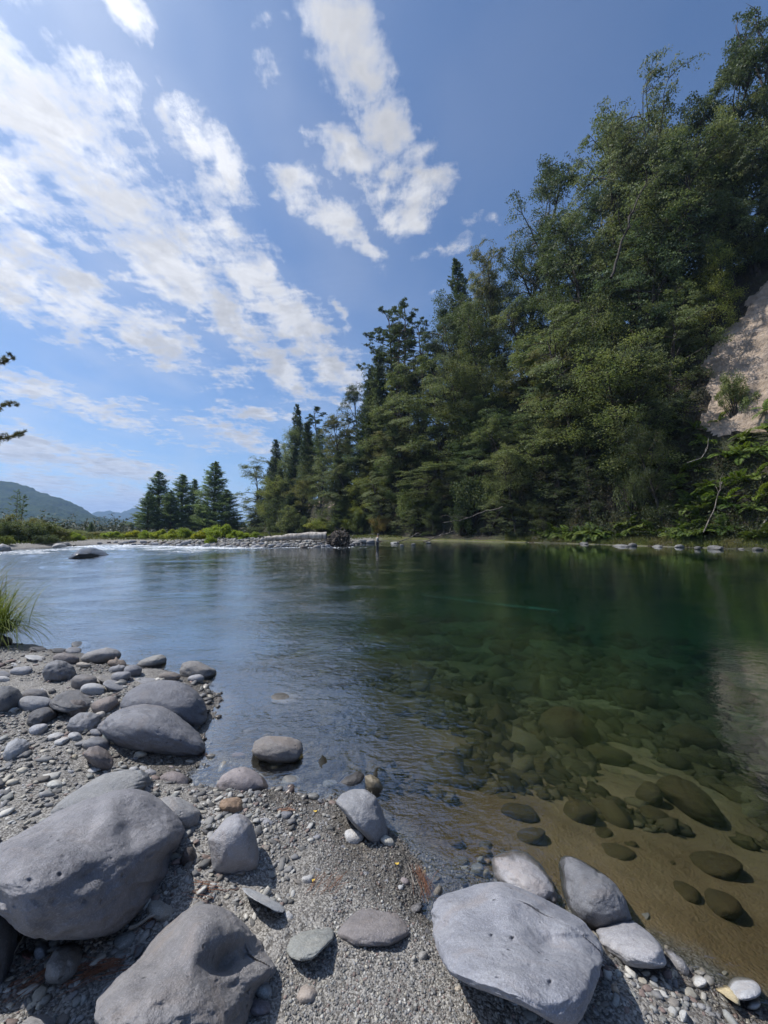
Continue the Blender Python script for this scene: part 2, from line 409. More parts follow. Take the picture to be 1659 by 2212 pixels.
# riffle: along the gravel bar and down the left side of the river
u_, v_ = x/np.maximum(y, .1), y
bar = dist_poly(x, y, [(-29, 34), (-28, 40), (-19, 36.2), (-11, 33.7), (-6, 33.9), (-2, 34.2)])
chop = np.exp(-(bar/3.2)**2)*.8
lane = sstep(-9, -14, x)*sstep(9.5, 14, y)
chop = np.maximum(chop, lane*(.25+.75*sstep(12, 24, y))*(.55+.45*np.clip(fbm(P, .35, 2, 3)+.3, 0, 1)))
streak = np.exp(-((y-18.5-.12*(x+12)-.6*np.sin(x*.7))/.5)**2)*sstep(-14, -11, x)*sstep(-5, -8, x)
chop = np.maximum(chop, streak*.35)
chop = np.maximum(chop, .22*sstep(-2, -8, x)*sstep(7.5, 9, y)*np.clip(fbm(P, .5, 2, 9)*1.5, 0, 1))
foam_sparkle = np.clip(.66*np.exp(-(dist_poly(x, y, [(-20, 35.6), (-11, 32.6), (-6, 32.4), (-1.5, 32.8)])/2.3)**2)*np.clip(.7+fbm(P, .7, 3, 29)*.6, .2, 1) + lane*.92*sstep(12, 26, y)*np.clip(.75+fbm(P, .4, 3, 19)*.5, 0, 1) + .45*np.exp(-(bar/2.5)**2) + streak*.3, 0, 1)  # foam along the bar; the left lane's white also paints in water sparkle
foam_sparkle = np.maximum(foam_sparkle, np.exp(-(((x+15.2)/1.8)**2+((y-18.6)/.5)**2))*.8)
calm = .30+.85*sstep(1.2, -.6, x/np.maximum(y, .6)*2.2)      # the right hand pool lies still
calm = calm*(1-.68*sstep(5, 24, y))*(1+.25*fbm(P, .8, 2, 13))
waves = chop*(fbm(P, 1.1, 4, 51)*.035+np.abs(fbm(P*np.array([1, 1.8, 1]), .7, 2, 61))*.04)
P[:, 2] = waves + calm*fbm(P, .9, 2, 71)*.004*sstep(.4, 1.5, np.hypot(x, y))
nr, nc = len(r_), len(a_)
Fw = grid_faces(nr, nc, True)
rim = P[(nr-1)*nc:].copy(); rim[:, 2] = -7.0
inn = P[:nc].copy(); inn[:, 2] = -7.0
Vw = np.vstack([P, rim, inn]); b0 = nr*nc
j = np.arange(nc); j2 = (j+1) % nc
side = np.stack([(nr-1)*nc+j, (nr-1)*nc+j2, b0+j2, b0+j], -1)
bot = np.stack([b0+j, b0+j2, b0+nc+j2, b0+nc+j], -1)
ins_ = np.stack([b0+nc+j, b0+nc+j2, j2, j], -1)
Fw = np.vstack([Fw, side, bot, ins_])
z2 = np.zeros(2*nc)
wat = mk('water', Vw, Fw, WATER, attrs={'chop': np.concatenate([chop, z2]), 'foam_sparkle': np.concatenate([foam_sparkle, z2]), 'calm': np.concatenate([calm, z2])})
tag(wat, kind='structure')
del X, Y, Z, V, P, Vw
# ================================================================= the steep wooded bank on the right
_cp = np.array([(66, -52), (58, -35), (50, -18), (42, -1), (35.5, 15), (30, 28), (25, 38), (19.5, 48), (13, 56), (6.5, 62), (-1, 70), (-9, 78), (-17, 86), (-25, 95), (-33, 108), (-42, 124), (-52, 145)], float)
_hc = np.array([36, 36, 36, 36, 36, 35, 34, 32, 29, 25, 19, 14, 11, 9, 7, 4, 1.5])
def _cr(cp, n=24):
    out = []
    for i in range(len(cp)-1):
        p0 = cp[max(i-1, 0)]; p1 = cp[i]; p2 = cp[i+1]; p3 = cp[min(i+2, len(cp)-1)]
        for t in np.linspace(0, 1, n, endpoint=False):
            out.append(.5*((2*p1)+(-p0+p2)*t+(2*p0-5*p1+4*p2-p3)*t*t+(-p0+3*p1-3*p2+p3)*t**3))
    out.append(cp[-1]); return np.array(out)
BC = _cr(_cp); BH = _cr(_hc[:, None])[:, 0]
BT = np.gradient(BC, axis=0); BT /= np.linalg.norm(BT, axis=1)[:, None]
for _ in range(30): BT[1:-1] = (BT[:-2]+BT[1:-1]+BT[2:])/3
BT /= np.linalg.norm(BT, axis=1)[:, None]
BN = np.stack([BT[:, 1], -BT[:, 0]], 1)
def hill_h(si, t):
    """height of the bank at index si (float) and distance t inland"""
    H = np.interp(si, np.arange(len(BH)), BH); t = np.asarray(t, float)
    w = H*.50+1.5
    a = np.clip((t-1.8)/w, 0, 1)
    base = .28 + .75*np.minimum(t, 0) + .46*np.clip(t, 0, 1.8)
    return base*1.0 + (H-1)*np.power(a, .92) + np.maximum(t-1.8-w, 0)*.25
def hill_pt(si, t):
    i = np.arange(len(BC)); si = np.asarray(si, float)
    c = np.stack([np.interp(si, i, BC[:, 0]), np.interp(si, i, BC[:, 1])], -1); n = np.stack([np.interp(si, i, BN[:, 0]), np.interp(si, i, BN[:, 1])], -1)
    n /= np.linalg.norm(n, axis=-1)[..., None]
    xy = c+n*np.asarray(t)[..., None]
    z = hill_h(si, t)
    return np.concatenate([xy, z[..., None]], -1)
def hill_noise(P):
    return fbm(P, .22, 4, 81)*.9
def on_hill(u, t):
    si = np.linspace(40, len(BC)-2, 3000); P = hill_pt(si, np.full(si.shape, t))
    uu, vv = proj(P); ok = P[:, 1] > 3
    k = np.argmin(np.abs(uu-u)+(~ok)*1e6)
    return P[k], si[k]
tt = np.concatenate([np.linspace(-1.5, 24, 120), np.linspace(24.6, 90, 40)])
ss = np.linspace(30, len(BC)-1, 760)
S, T = np.meshgrid(ss, tt, indexing='ij')
P = hill_pt(S, T).reshape(-1, 3)
nz = hill_noise(P); fade = sstep(1, 4, T.ravel())
P[:, 2] += nz*fade*.8 + fbm(P, .55, 3, 83)*.22*(1-fade)
Nn = np.stack([np.interp(S.ravel(), np.arange(len(BN)), BN[:, 0]), np.interp(S.ravel(), np.arange(len(BN)), BN[:, 1])], 1)
uu, vv = proj(P)
CL1 = [(1700, 560), (1659, 605), (1600, 665), (1545, 730), (1520, 790), (1530, 860), (1500, 930), (1560, 960), (1620, 950), (1700, 960), (1760, 800)]
CL2 = [(668, 1095), (680, 1030), (700, 1000), (742, 1000), (750, 1030), (722, 1098)]
c1 = sdf(uu, vv, CL1); c2 = sdf(uu, vv, CL2)
c1 = c1 + fbm(P, .35, 3, 91)*16; c2 = c2+fbm(P, .35, 3, 92)*6
vis = (P[:, 1] > 8)
mask = ((c1 > 0) | (c2 > 0)) & vis
# clean bare earth stands a little proud and is cut by gullies
gul = np.abs(fbm(P*np.array([1, 1, .35]), .5, 4, 95))
push = np.where(mask, .35-gul*.7, 0)
P[:, :2] -= Nn*push[:, None]
Fh = grid_faces(len(ss), len(tt))
fm = mask[Fh].all(1)
def earth_material(name, c0, c1, c2):
    m, nt = M(name); g = N(nt); p = g.n('NewGeometry').outputs['Position']
    n1 = g.noise(p, .35, 5, .6); n2 = g.noise(scale_vec(g, p, 1, 1, .4), 2.2, 5, .65, .6)
    v = g.vor(g.vmath('ADD', p, g.vmath('MULTIPLY', g.noise(p, .8, 3, .6, out=1), (2, 2, 2))), .8, 'DISTANCE_TO_EDGE')
    col = g.mix(g.ramp(n2, .3, .7), c0, c1); col = g.mix(g.ramp(n1, .42, .62, 0, .75), col, c2)
    st = g.n('TexWave', bands_direction='Z', ins={'Vector': p, 'Scale': .35, 'Distortion': 5.0, 'Detail': 3.0})
    col = g.mix(g.math('MULTIPLY', st.outputs[1], .35), col, g.mix(1, col, (.6, .56, .5), 'MULTIPLY'))
    col = g.mix(g.ramp(v, 0, .03, .3, 0), col, g.mix(1, col, (.35, .3, .28), 'MULTIPLY'))
    h = g.math('ADD', n2, g.math('MULTIPLY', g.ramp(v, 0, .15), .25))
    g.out(g.n('BsdfPrincipled', ins={'Base Color': col, 'Roughness': .95, 'Normal': g.bump(h, .28, .7)}).outputs[0]); return m
SOIL = earth_material('forest_soil', (.022, .017, .011), (.05, .042, .026), (.04, .05, .018))
CLIFFM = earth_material('bare_pumice_earth', (.31, .245, .19), (.45, .36, .285), (.25, .20, .155))
def submesh(P, Fc):
    u, inv = np.unique(Fc.ravel(), return_inverse=True); return P[u], inv.reshape(Fc.shape)
a, b = submesh(P, Fh[~fm]); hs = mk('hillside', a, b, SOIL); tag(hs, kind='structure')
for nm, lo, hi in (('cliff', 1200, 3000), ('cliff', 0, 1200)):
    fc = Fh[fm]; ux = uu[fc[:, 0]]; fc = fc[(ux >= lo) & (ux < hi)]
    if len(fc):
        a, b = submesh(P, fc); o = mk(nm, a, b, CLIFFM); tag(o, 'pale bare earth face high among the trees' if lo else 'grey eroded earth bank behind the driftwood log', kind='structure')
# ================================================================= far hills
def hill_range(name, D, prof, col0, col1, depth, seed, amp=7, sc=1/22.):
    us = np.linspace(prof[0][0], prof[-1][0], 420)
    vs = np.interp(us, [q[0] for q in prof], [q[1] for q in prof])
    rows = 90; V = []
    for k in range(rows):
        f = k/(rows-1); d = D - depth*(1-f)
        a = (us-CU)/F
        ztop = CAMH+(1148-vs)/F*D
        z = ztop*np.power(f, 1.15)-2
        V.append(np.stack([a*d, np.full_like(us, d), z], 1))
    for k in range(10):
        V.append(np.stack([(us-CU)/F*(D+depth*.12*(k+1)), np.full_like(us, D+depth*.12*(k+1)), (CAMH+(1148-vs)/F*D)*(1-.1*(k+1))], 1))
    V = np.array(V).reshape(-1, 3)
    V[:, 2] += (fbm(V, 1/170., 3, seed)*depth*.03 + np.abs(vnoise(V, sc, seed+5))*amp + vnoise(V, sc*3, seed+6)*amp*.35)*sstep(0, 25, V[:, 2])
    m, nt = M(name+'_forest'); g = N(nt); p = g.n('NewGeometry').outputs['Position']
    n1 = g.noise(p, 1/60., 5, .7); n2 = g.noise(p, 1/14., 3, .6)
    c = g.mix(g.ramp(n1, .35, .65), col0, col1); c = g.mix(g.ramp(n2, .4, .7, 0, .5), c, (.05, .065, .03))
    g.out(g.n('BsdfDiffuse', ins={'Color': c, 'Normal': g.bump(n2, amp, 1)}).outputs[0])
    o = mk(name, V, grid_faces(rows+10, len(us)), m); tag(o, kind='structure'); return o
hill_range('hill', 1700, [(-500, 960), (-120, 1015), (0, 1046), (60, 1062), (120, 1080), (200, 1108), (260, 1124), (300, 1134), (330, 1141), (420, 1146)], (.022, .04, .018), (.05, .07, .028), 700, 3)
hill_range('distant_hill', 4200, [(150, 1125), (200, 1108), (235, 1101), (262, 1104), (285, 1098), (310, 1100), (350, 1112), (420, 1108), (520, 1125), (640, 1135), (800, 1142)], (.025, .045, .03), (.05, .07, .04), 900, 23, 10, 1/60.)
# ================================================================= camera, sun, sky
cam = bpy.data.cameras.new('camera'); co = bpy.data.objects.new('camera', cam); COL.objects.link(co)
co.location = (0, 0, CAMH); co.rotation_euler = (R(90)+PITCH, 0, 0)
cam.sensor_fit = 'VERTICAL'; cam.sensor_height = 36; cam.lens = 36*F/2212; cam.clip_start = .02; cam.clip_end = 40000
scene.camera = co
SUN_AZ, SUN_EL = -76.0, 54.0
sd = np.array([math.sin(R(SUN_AZ))*math.cos(R(SUN_EL)), math.cos(R(SUN_AZ))*math.cos(R(SUN_EL)), math.sin(R(SUN_EL))])
L = bpy.data.lights.new('sun', 'SUN'); L.energy = 4.5; L.angle = R(.53); L.color = (1, .955, .89)
lo = bpy.data.objects.new('sun', L); COL.objects.link(lo); lo.rotation_euler = Vector(sd).to_track_quat('Z', 'Y').to_euler(); lo.location = (-30, 30, 60)
W = bpy.data.worlds.new('World'); scene.world = W; W.use_nodes = True; nt = W.node_tree; nt.nodes.clear(); g = N(nt)
sky = g.n('TexSky', sky_type='NISHITA', sun_disc=False, sun_elevation=R(SUN_EL), sun_rotation=R(SUN_AZ), altitude=400, air_density=1.0, dust_density=1.0, ozone_density=2.5)
tc = g.n('TexCoord'); d = tc.outputs['Generated']
xyz = g.n('SeparateXYZ', ins={0: d})
# cloud streets: ellipsoids on the sky sphere, each (u1,v1,u2,v2,half width,weight)
CLD = [(-120, 60, 60, 250, 85, 1.1), (40, 190, 170, 330, 80, 1.15), (140, 300, 330, 520, 85, 1.15), (300, 480, 480, 680, 80, 1.1), (430, 640, 580, 760, 48, 1.05), (540, 720, 655, 850, 34, 1.0),
       (450, 465, 520, 560, 26, .9), (505, 545, 600, 660, 42, 1.15), (580, 630, 700, 760, 46, 1.15), (670, 730, 775, 840, 34, 1.1),
       (0, 460, 130, 560, 30, 1.0), (-60, 500, 60, 640, 60, 1.1), (90, 560, 200, 660, 40, .95), (80, 660, 260, 720, 42, .9), (240, 680, 420, 780, 42, 1.05),
       (-90, 330, 70, 420, 65, 1.05), (360, 250, 440, 330, 42, .95), (420, 310, 500, 410, 52, 1.05), (215, -30, 310, 90, 42, 1.0), (120, 80, 300, 220, 60, .62), (230, 210, 310, 260, 35, .5),
       (705, 20, 790, 160, 58, 1.1), (740, 130, 800, 190, 45, 1.05), (755, 200, 850, 300, 46, 1.05), (690, 275, 810, 350, 25, .95), (590, 340, 670, 400, 20, .75), (640, 380, 700, 450, 35, .8), (700, 450, 800, 530, 42, 1.0), (860, 345, 920, 300, 24, .8), (815, 400, 840, 370, 24, .85), (830, 470, 860, 440, 22, .6),
       (850, 480, 930, 400, 38, .95), (930, 370, 965, 350, 20, .6), (880, 560, 985, 535, 14, .62), (580, 418, 612, 400, 13, .65), (730, 655, 745, 705, 12, .65), (690, 680, 710, 690, 16, .4),
       (-40, 800, 160, 870, 28, 1.0), (130, 860, 340, 935, 26, .95), (220, 868, 345, 888, 12, .7), (380, 905, 470, 915, 14, .8), (450, 915, 590, 975, 22, 1.0), (475, 878, 630, 900, 18, 1.0), (680, 850, 760, 870, 14, .7), (440, 790, 540, 825, 20, .6), (380, 950, 500, 975, 9, .6),
       (-60, 960, 160, 985, 36, 1.3), (100, 985, 400, 1035, 26, 1.2), (-20, 1035, 200, 1060, 34, .95), (130, 1095, 330, 1090, 26, 1.3), (250, 1055, 330, 1085, 20, 1.15), (380, 1070, 540, 1080, 16, .8), (20, 900, 80, 930, 16, .5), (300, 1060, 420, 1090, 14, .4), (1010, 495, 1070, 488, 9, .35), (940, 630, 970, 625, 8, .3), (500, 30, 640, 20, 18, .35), (560, 160, 590, 200, 16, .18)]
def unit(v): v = np.asarray(v); return v/np.linalg.norm(v)
# the vector is warped so that outlines billow
dv = g.n('VectorMath', operation='DIVIDE'); g.link(d, dv.inputs[0]); pl = dv.outputs[0]
zc = g.math('ADD', g.math('MAXIMUM', xyz.outputs['Z'], 0.0), .10)
cz = g.n('CombineXYZ'); [g.link(zc, cz.inputs[i]) for i in range(3)]; g.link(cz.outputs[0], dv.inputs[1])
warp = g.noise(pl, 3.2, 4, .6, out=1); warp2 = g.noise(pl, 8.0, 2, .5, out=1)
wv = g.vmath('MULTIPLY', g.vmath('SUBTRACT', warp, (.5, .5, .5)), (.13, .13, .13))
wv2 = g.vmath('MULTIPLY', g.vmath('SUBTRACT', warp2, (.5, .5, .5)), (.05, .05, .05))
wz = g.vmath('ADD', wv, wv2); hz = g.n('CombineXYZ'); kk = g.math('MULTIPLY', g.ramp(xyz.outputs['Z'], 0, .5, .25, 1), 1.0); [g.link(kk, hz.inputs[i]) for i in range(3)]
dw = g.vmath('ADD', d, g.vmath('MULTIPLY', wz, hz.outputs[0]))
def ellipsoids(src, scl):
    m = None
    for (u1, v1, u2, v2, w, k) in CLD:
        c = (u1+u2)/2, (v1+v2)/2
        C_ = unit(ray(*c)); e = np.array([u2-u1, v2-v1], float); L_ = np.linalg.norm(e); e /= L_ if L_ else 1
        A_ = unit(ray(c[0]+e[0]*2, c[1]+e[1]*2))-C_; B_ = unit(ray(c[0]-e[1]*2, c[1]+e[0]*2))-C_
        sa = np.linalg.norm(A_)/2*(L_/2+w)*scl; n_ = C_; t1 = unit(A_ - n_*(A_@n_)); t2 = np.cross(n_, t1); sb = abs(B_@t2)/2*w*scl
        mt = Matrix(((t1[0], t2[0], n_[0]), (t1[1], t2[1], n_[1]), (t1[2], t2[2], n_[2])))
        mp = g.n('Mapping', vector_type='TEXTURE'); g.link(src, mp.inputs[0])
        mp.inputs['Location'].default_value = C_; mp.inputs['Rotation'].default_value = mt.to_euler(); mp.inputs['Scale'].default_value = (sa*1.42, sb*1.75, 1)
        l = g.vmath('LENGTH', mp.outputs[0], out=1)
        a = g.math('MULTIPLY_ADD', l, -k, k)
        m = a if m is None else g.math('SMOOTH_MAX', m, a, .06)
    return m
mask = ellipsoids(dw, 1.0)
rip = scale_vec(g, pl, 1.5, 1.0, 1)
n1 = g.noise(rip, 8.5, 8, .68, .15); n2 = g.noise(rip, 1.6, 3, .5); n3 = g.noise(scale_vec(g, pl, .35, 1, 1), 15, 4, .6, .3)
dens = g.math('ADD', mask, g.math('MULTIPLY', g.math('SUBTRACT', n1, .5), 2.1))
dens = g.math('ADD', dens, g.math('MULTIPLY', g.math('SUBTRACT', n3, .5), 1.15))
wvn = g.n('TexWave', wave_type='BANDS', bands_direction='Y', ins={'Vector': g.vmath('ADD', pl, g.vmath('MULTIPLY', g.vmath('SUBTRACT', g.noise(pl, 1.3, 2, .5, out=1), (.5, .5, .5)), (1.2, 1.6, 0))), 'Scale': 3.4, 'Distortion': 7.0, 'Detail': 4.0, 'Detail Scale': 1.6, 'Detail Roughness': .6}).outputs[1]
dens = g.math('ADD', dens, g.math('MULTIPLY', g.math('SUBTRACT', wvn, .5), .06))
# clouds of the part of the sky behind the viewer: plain scattered noise
back = g.ramp(xyz.outputs['Y'], -.05, .12, 1, 0)
bm_ = g.math('MULTIPLY', g.ramp(n2, .45, .62, 0, .7), back)
dens = g.math('MAXIMUM', dens, g.math('SUBTRACT', bm_, g.math('MULTIPLY', g.math('SUBTRACT', .6, n1), 1.0)))
alpha = g.ramp(dens, .08, .95, 0, .97)
veil = g.math('MULTIPLY', g.ramp(n2, .38, .7, 0, .22), g.ramp(xyz.outputs['X'], .35, -.5, .15, 1))
alpha = g.math('MAXIMUM', alpha, veil)
core = g.ramp(g.math('ADD', dens, g.math('MULTIPLY', g.math('SUBTRACT', n3, .5), .5)), .6, 1.5, 0, 1)
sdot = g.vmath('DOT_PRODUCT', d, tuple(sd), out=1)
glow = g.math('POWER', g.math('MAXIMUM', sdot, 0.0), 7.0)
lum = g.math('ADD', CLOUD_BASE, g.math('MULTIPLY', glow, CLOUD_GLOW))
shd = g.noise(scale_vec(g, pl, 1, .75, 1), 6.5, 6, .6, .5)
lum = g.math('MULTIPLY', lum, g.math('SUBTRACT', 1.0, g.math('MULTIPLY', core, .14)))
lum = g.math('MULTIPLY', lum, g.math('SUBTRACT', 1.0, g.math('MULTIPLY', g.math('MULTIPLY', g.ramp(shd, .40, .62, 0, 1), g.ramp(dens, .3, .8)), .26)))
lum = g.math('MULTIPLY', lum, g.math('SUBTRACT', 1.0, g.math('MULTIPLY', g.ramp(g.math('ADD', wvn, g.math('MULTIPLY', n3, .6)), .95, .45, 0, 1), .04)))
ccol = g.vscale((.97, .975, 1.0), lum)
skc = g.mix(1, sky.outputs[0], SKY_TINT, 'MULTIPLY')
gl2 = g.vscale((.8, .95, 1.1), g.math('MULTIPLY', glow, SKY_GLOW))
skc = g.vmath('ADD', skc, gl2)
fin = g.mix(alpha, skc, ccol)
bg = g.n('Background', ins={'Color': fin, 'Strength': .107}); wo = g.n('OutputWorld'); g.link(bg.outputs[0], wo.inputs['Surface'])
W.cycles.sampling_method = 'MANUAL'; W.cycles.sample_map_resolution = 512
# ================================================================= haze
if HAZE:
    hx = 7500.0; z0, z1 = -9.0, 620.0; Vh = [(x, y, z) for z in (z0, z1) for y in (-9200, 9200) for x in (-9200, 9200)]
    Fz = [(0, 2, 3, 1), (4, 5, 7, 6), (0, 1, 5, 4), (2, 6, 7, 3), (0, 4, 6, 2), (1, 3, 7, 5)]
    m, nt2 = M('air'); g2 = N(nt2); pv = g2.n('VolumePrincipled', ins={'Color': (.42, .62, 1, 1), 'Density': HAZE, 'Anisotropy': .2}); g2.out(None, pv.outputs[0])
    hz_ = mk('haze', Vh, Fz, m, smooth=False); tag(hz_, kind='stuff')
# ================================================================= render settings
scene.render.engine = 'CYCLES'
cy = scene.cycles; cy.max_bounces = 7; cy.diffuse_bounces = 2; cy.glossy_bounces = 3; cy.transmission_bounces = 3; cy.volume_bounces = 1; cy.transparent_max_bounces = 10
cy.sample_clamp_direct = 0; cy.sample_clamp_indirect = 4; cy.caustics_reflective = False; cy.caustics_refractive = False; cy.use_denoising = True; cy.use_adaptive_sampling = True; cy.adaptive_threshold = .02; cy.adaptive_min_samples = 24
cy.volume_step_rate = 1
try: cy.denoiser = 'OPENIMAGEDENOISE'
except Exception: pass
vs = scene.view_settings; vs.view_transform = 'Standard'; vs.look = 'None'; vs.exposure = EXPOSURE; vs.gamma = 1; vs.use_curve_mapping = False
# ================================================================= stones
CROP = {0: (1, 0, 1, 0), 5: (.3307, 0, .3307, 1316.6), 6: (.4299, 0, .4299, 1700.7), 7: (.3968, 603.5, .3968, 1590.9), 8: (.4378, 932.6, .4378, 1316.6), 9: (.2725, 1206.9, .2725, 1783)}
def conv(c, pts):
    a, b, c2, d2 = CROP[c]; return np.array([(a*x+b, c2*y+d2) for x, y in pts])
def ell(cx, cy, rx, ry, ang=0, seed=0, n=40):
    rs = random.Random(seed*7919+int(cx*13+cy*7)); th = np.linspace(0, 2*np.pi, n, endpoint=False)
    e = rs.uniform(2.0, 2.6); r = (np.abs(np.cos(th))**e+np.abs(np.sin(th))**e)**(-1/e)
    ph = [rs.uniform(0, 6.28) for _ in range(4)]
    r = r*(1+.05*np.sin(2*th+ph[0])+.05*np.sin(3*th+ph[1])+.02*np.sin(5*th+ph[2]))
    x = rx*r*np.cos(th); y = ry*r*np.sin(th); a = math.radians(ang)
    return [(cx+x_*math.cos(a)-y_*math.sin(a), cy+x_*math.sin(a)+y_*math.cos(a)) for x_, y_ in zip(x, y)]
def radial(theta, polyP, c):
    """outline radius of a star shaped polygon"""
    q = np.asarray(polyP)-c; n = len(q); dense = []
    for i in range(n):
        dense.append(q[i]+(q[(i+1) % n]-q[i])*np.linspace(0, 1, 24, endpoint=False)[:, None])
    q = np.concatenate(dense); a = np.arctan2(q[:, 1], q[:, 0]); r = np.hypot(q[:, 0], q[:, 1])
    B = 180; bins = ((a+np.pi)/(2*np.pi)*B).astype(int) % B; out = np.full(B, np.nan)
    for b_, rr in zip(bins, r):
        if not out[b_] >= rr: out[b_] = rr
    idx = np.arange(B); ok = ~np.isnan(out); out = np.interp(idx, idx[ok], out[ok], period=B)
    k = np.hanning(15)[1:-1]; k /= k.sum(); o3 = np.concatenate([out[-6:], out, out[:6]]); out = np.convolve(o3, k, 'valid')
    return np.interp((theta+np.pi)/(2*np.pi)*B-.5, idx, out, period=B)
def rock_shape(seed, sub, p=5.0, rough=1.0, planes=None):
    Vd, Fc = ico(sub); rs = np.random.RandomState(seed)
    if planes is None:
        n = rs.normal(size=(9, 3)); n /= np.linalg.norm(n, axis=1)[:, None]; dd = rs.uniform(.86, 1.12, 9)
    else:
        n = np.array([q[:3] for q in planes], float); n /= np.linalg.norm(n, axis=1)[:, None]; dd = np.array([q[3] for q in planes])
    base = np.vstack([np.eye(3), -np.eye(3)]); n = np.vstack([n, base]); dd = np.concatenate([dd, np.full(6, 1.05)])
    s = np.maximum(Vd@n.T, 0)/dd
    r = np.power((np.power(s, p)).sum(1), -1/p)
    r = np.minimum(r, 1.45); r = r/r.mean(); w_ = .42 if planes is None else .62
    r = (1-w_)+w_*r
    V = Vd*r[:, None]
    V = V/np.abs(V).max(0)
    q = V+rs.uniform(-50, 50, 3)
    dsp = fbm(q, 1.1, 3, seed % 97)*.045*rough + fbm(q, 4.5, 3, seed % 89)*.012*rough
    V = V*(1+dsp)[:, None]
    if rough > 1.2:  # hero stones: pits and shallow dents
        pit = vnoise(q, 9, 7); V = V*(1-np.clip(pit-.72, 0, 1)*.10)[:, None]
        dent = np.clip(fbm(q, 2.2, 2, 9)-.35, 0, 1); V = V*(1-dent*.10)[:, None]
    return V, Fc
ROCKS = []
def rock(c, shape, col=(.24, .245, .26), depth=.8, sub=4, seed=None, mat=None, sink=.012, rough=1.0, p=5.0, planes=None, short=None, label=None, kind='stone', group=None, at=None, stretch=1.0, cat='rock', floor=None, dents=()):
    poly = conv(c, shape if len(shape) > 6 or isinstance(shape[0], tuple) else ell(*shape))
    seed = seed if seed is not None else int(abs(poly[0, 0]*31+poly[0, 1]*17)) % 9973
    c0 = (poly.max(0)+poly.min(0))/2; W_, H_ = (poly.max(0)-poly.min(0))
    rd = ray(*c0); rl = np.linalg.norm(rd); k = rd/rl
    phi = math.asin(min(.95, max(.05, -k[2])))
    ax = W_/2/F*rl; hh = H_/2/F*rl; ay = min(ax*depth, hh*1.15)
    if c == 0 and 1100 < poly[:, 1].max() < 1215: floor = -.12 if W_ > 16 else -.02
    az2 = hh**2-(ay*math.sin(phi))**2
    if az2 < (.38*ax)**2: 
        az = max(.38*min(ax, hh*1.6), .6*hh); ay = max(.35*ax, math.sqrt(max(hh**2-(az*math.cos(phi))**2, 0))/math.sin(phi))
        ay = min(ay, ax*1.2)
    else: az = math.sqrt(az2)/math.cos(phi)
    V, Fc = rock_shape(seed, sub, p, rough, planes)
    V = V*np.array([ax, ay, az])
    C = CAM+rd
    P = V+C
    u, v = proj(P)
    vis_bottom = poly[:, 1].max()
    polyx = poly.copy(); lowp = polyx[:, 1] > c0[1]; polyx[lowp, 1] = c0[1]+(polyx[lowp, 1]-c0[1])*(1.13 if W_ > 150 else 1.22)
    # first an affine fit of the body to the outline, then a small correction of its rim
    def cov(th_, r_): x_ = r_*np.cos(th_); y_ = r_*np.sin(th_); w_ = r_*r_; return np.array([[(w_*x_*x_).sum(), (w_*x_*y_).sum()], [(w_*x_*y_).sum(), (w_*y_*y_).sum()]])/w_.sum()
    ths = np.linspace(-np.pi, np.pi, 180, endpoint=False)
    th = np.arctan2(v-c0[1], u-c0[0]); rr = np.hypot(u-c0[0], v-c0[1]); bins = ((th+np.pi)/(2*np.pi)*72).astype(int) % 72; R0 = np.zeros(72); np.maximum.at(R0, bins, rr)
    R0[R0 == 0] = np.nan; ok = ~np.isnan(R0); idx = np.arange(72); R0 = np.interp(idx, idx[ok], R0[ok], period=72)
    Sv = cov(ths, np.interp((ths+np.pi)/(2*np.pi)*72-.5, idx, R0, period=72)); Sp = cov(ths, radial(ths, polyx, c0))
    def sq(S_, e_): w_, q_ = np.linalg.eigh(S_); return q_@np.diag(w_**e_)@q_.T
    A_ = sq(Sp, .5)@sq(Sv, -.5); du = (u-c0[0]); dv = (v-c0[1]); nu = A_[0, 0]*du+A_[0, 1]*dv-du; nv = A_[1, 0]*du+A_[1, 1]*dv-dv; dep = (P-CAM)@FW
    P = P + RT*(nu*dep/F)[:, None] - UP*(nv*dep/F)[:, None]; u, v = proj(P)
    for it in range(4):
        th = np.arctan2(v-c0[1], u-c0[0]); rr = np.hypot(u-c0[0], v-c0[1])
        B = 72; bins = ((th+np.pi)/(2*np.pi)*B).astype(int) % B; R0 = np.zeros(B); np.maximum.at(R0, bins, rr)
        R0[R0 == 0] = np.nan; ok = ~np.isnan(R0); idx = np.arange(B); R0 = np.interp(idx, idx[ok], R0[ok], period=B)
        o3 = np.concatenate([R0[-1:], R0, R0[:1]]); R0 = np.convolve(o3, [.2, .6, .2], 'valid')
        R0v = np.interp((th+np.pi)/(2*np.pi)*B-.5, idx, R0, period=B)
        f = radial(th, polyx, c0)/R0v - 1
        f = f*np.clip(rr/R0v, 0, 1)**1.3
        f = np.clip(f, -.3, .3)
        dep = (P-CAM)@FW
        du = (u-c0[0])*f; dv = (v-c0[1])*f
        P = P + RT*(du*dep/F)[:, None] - UP*(dv*dep/F)[:, None]
        u, v = proj(P)
    # hollows and pits seen on its face: (x1, y1, x2, y2, half width, depth) in the same picture coordinates
    for (x1_, y1_, x2_, y2_, wd_, dp_) in dents:
        (a1, a2), (b1, b2) = conv(c, [(x1_, y1_), (x2_, y2_)]); w2 = wd_*CROP[c][0]
        L2 = max((b1-a1)**2+(b2-a2)**2, 1e-6); tt_ = np.clip(((u-a1)*(b1-a1)+(v-a2)*(b2-a2))/L2, 0, 1)
        dd_ = np.hypot(u-a1-tt_*(b1-a1), v-a2-tt_*(b2-a2)); kr = (P-CAM); kr = kr/np.linalg.norm(kr, axis=1)[:, None]
        near_ = (np.linalg.norm(P-CAM, axis=1) < np.linalg.norm(P.mean(0)-CAM))
        rimf = np.clip(1.25-np.hypot((u-c0[0])/(W_/2), (v-c0[1])/(H_/2)), 0, 1)
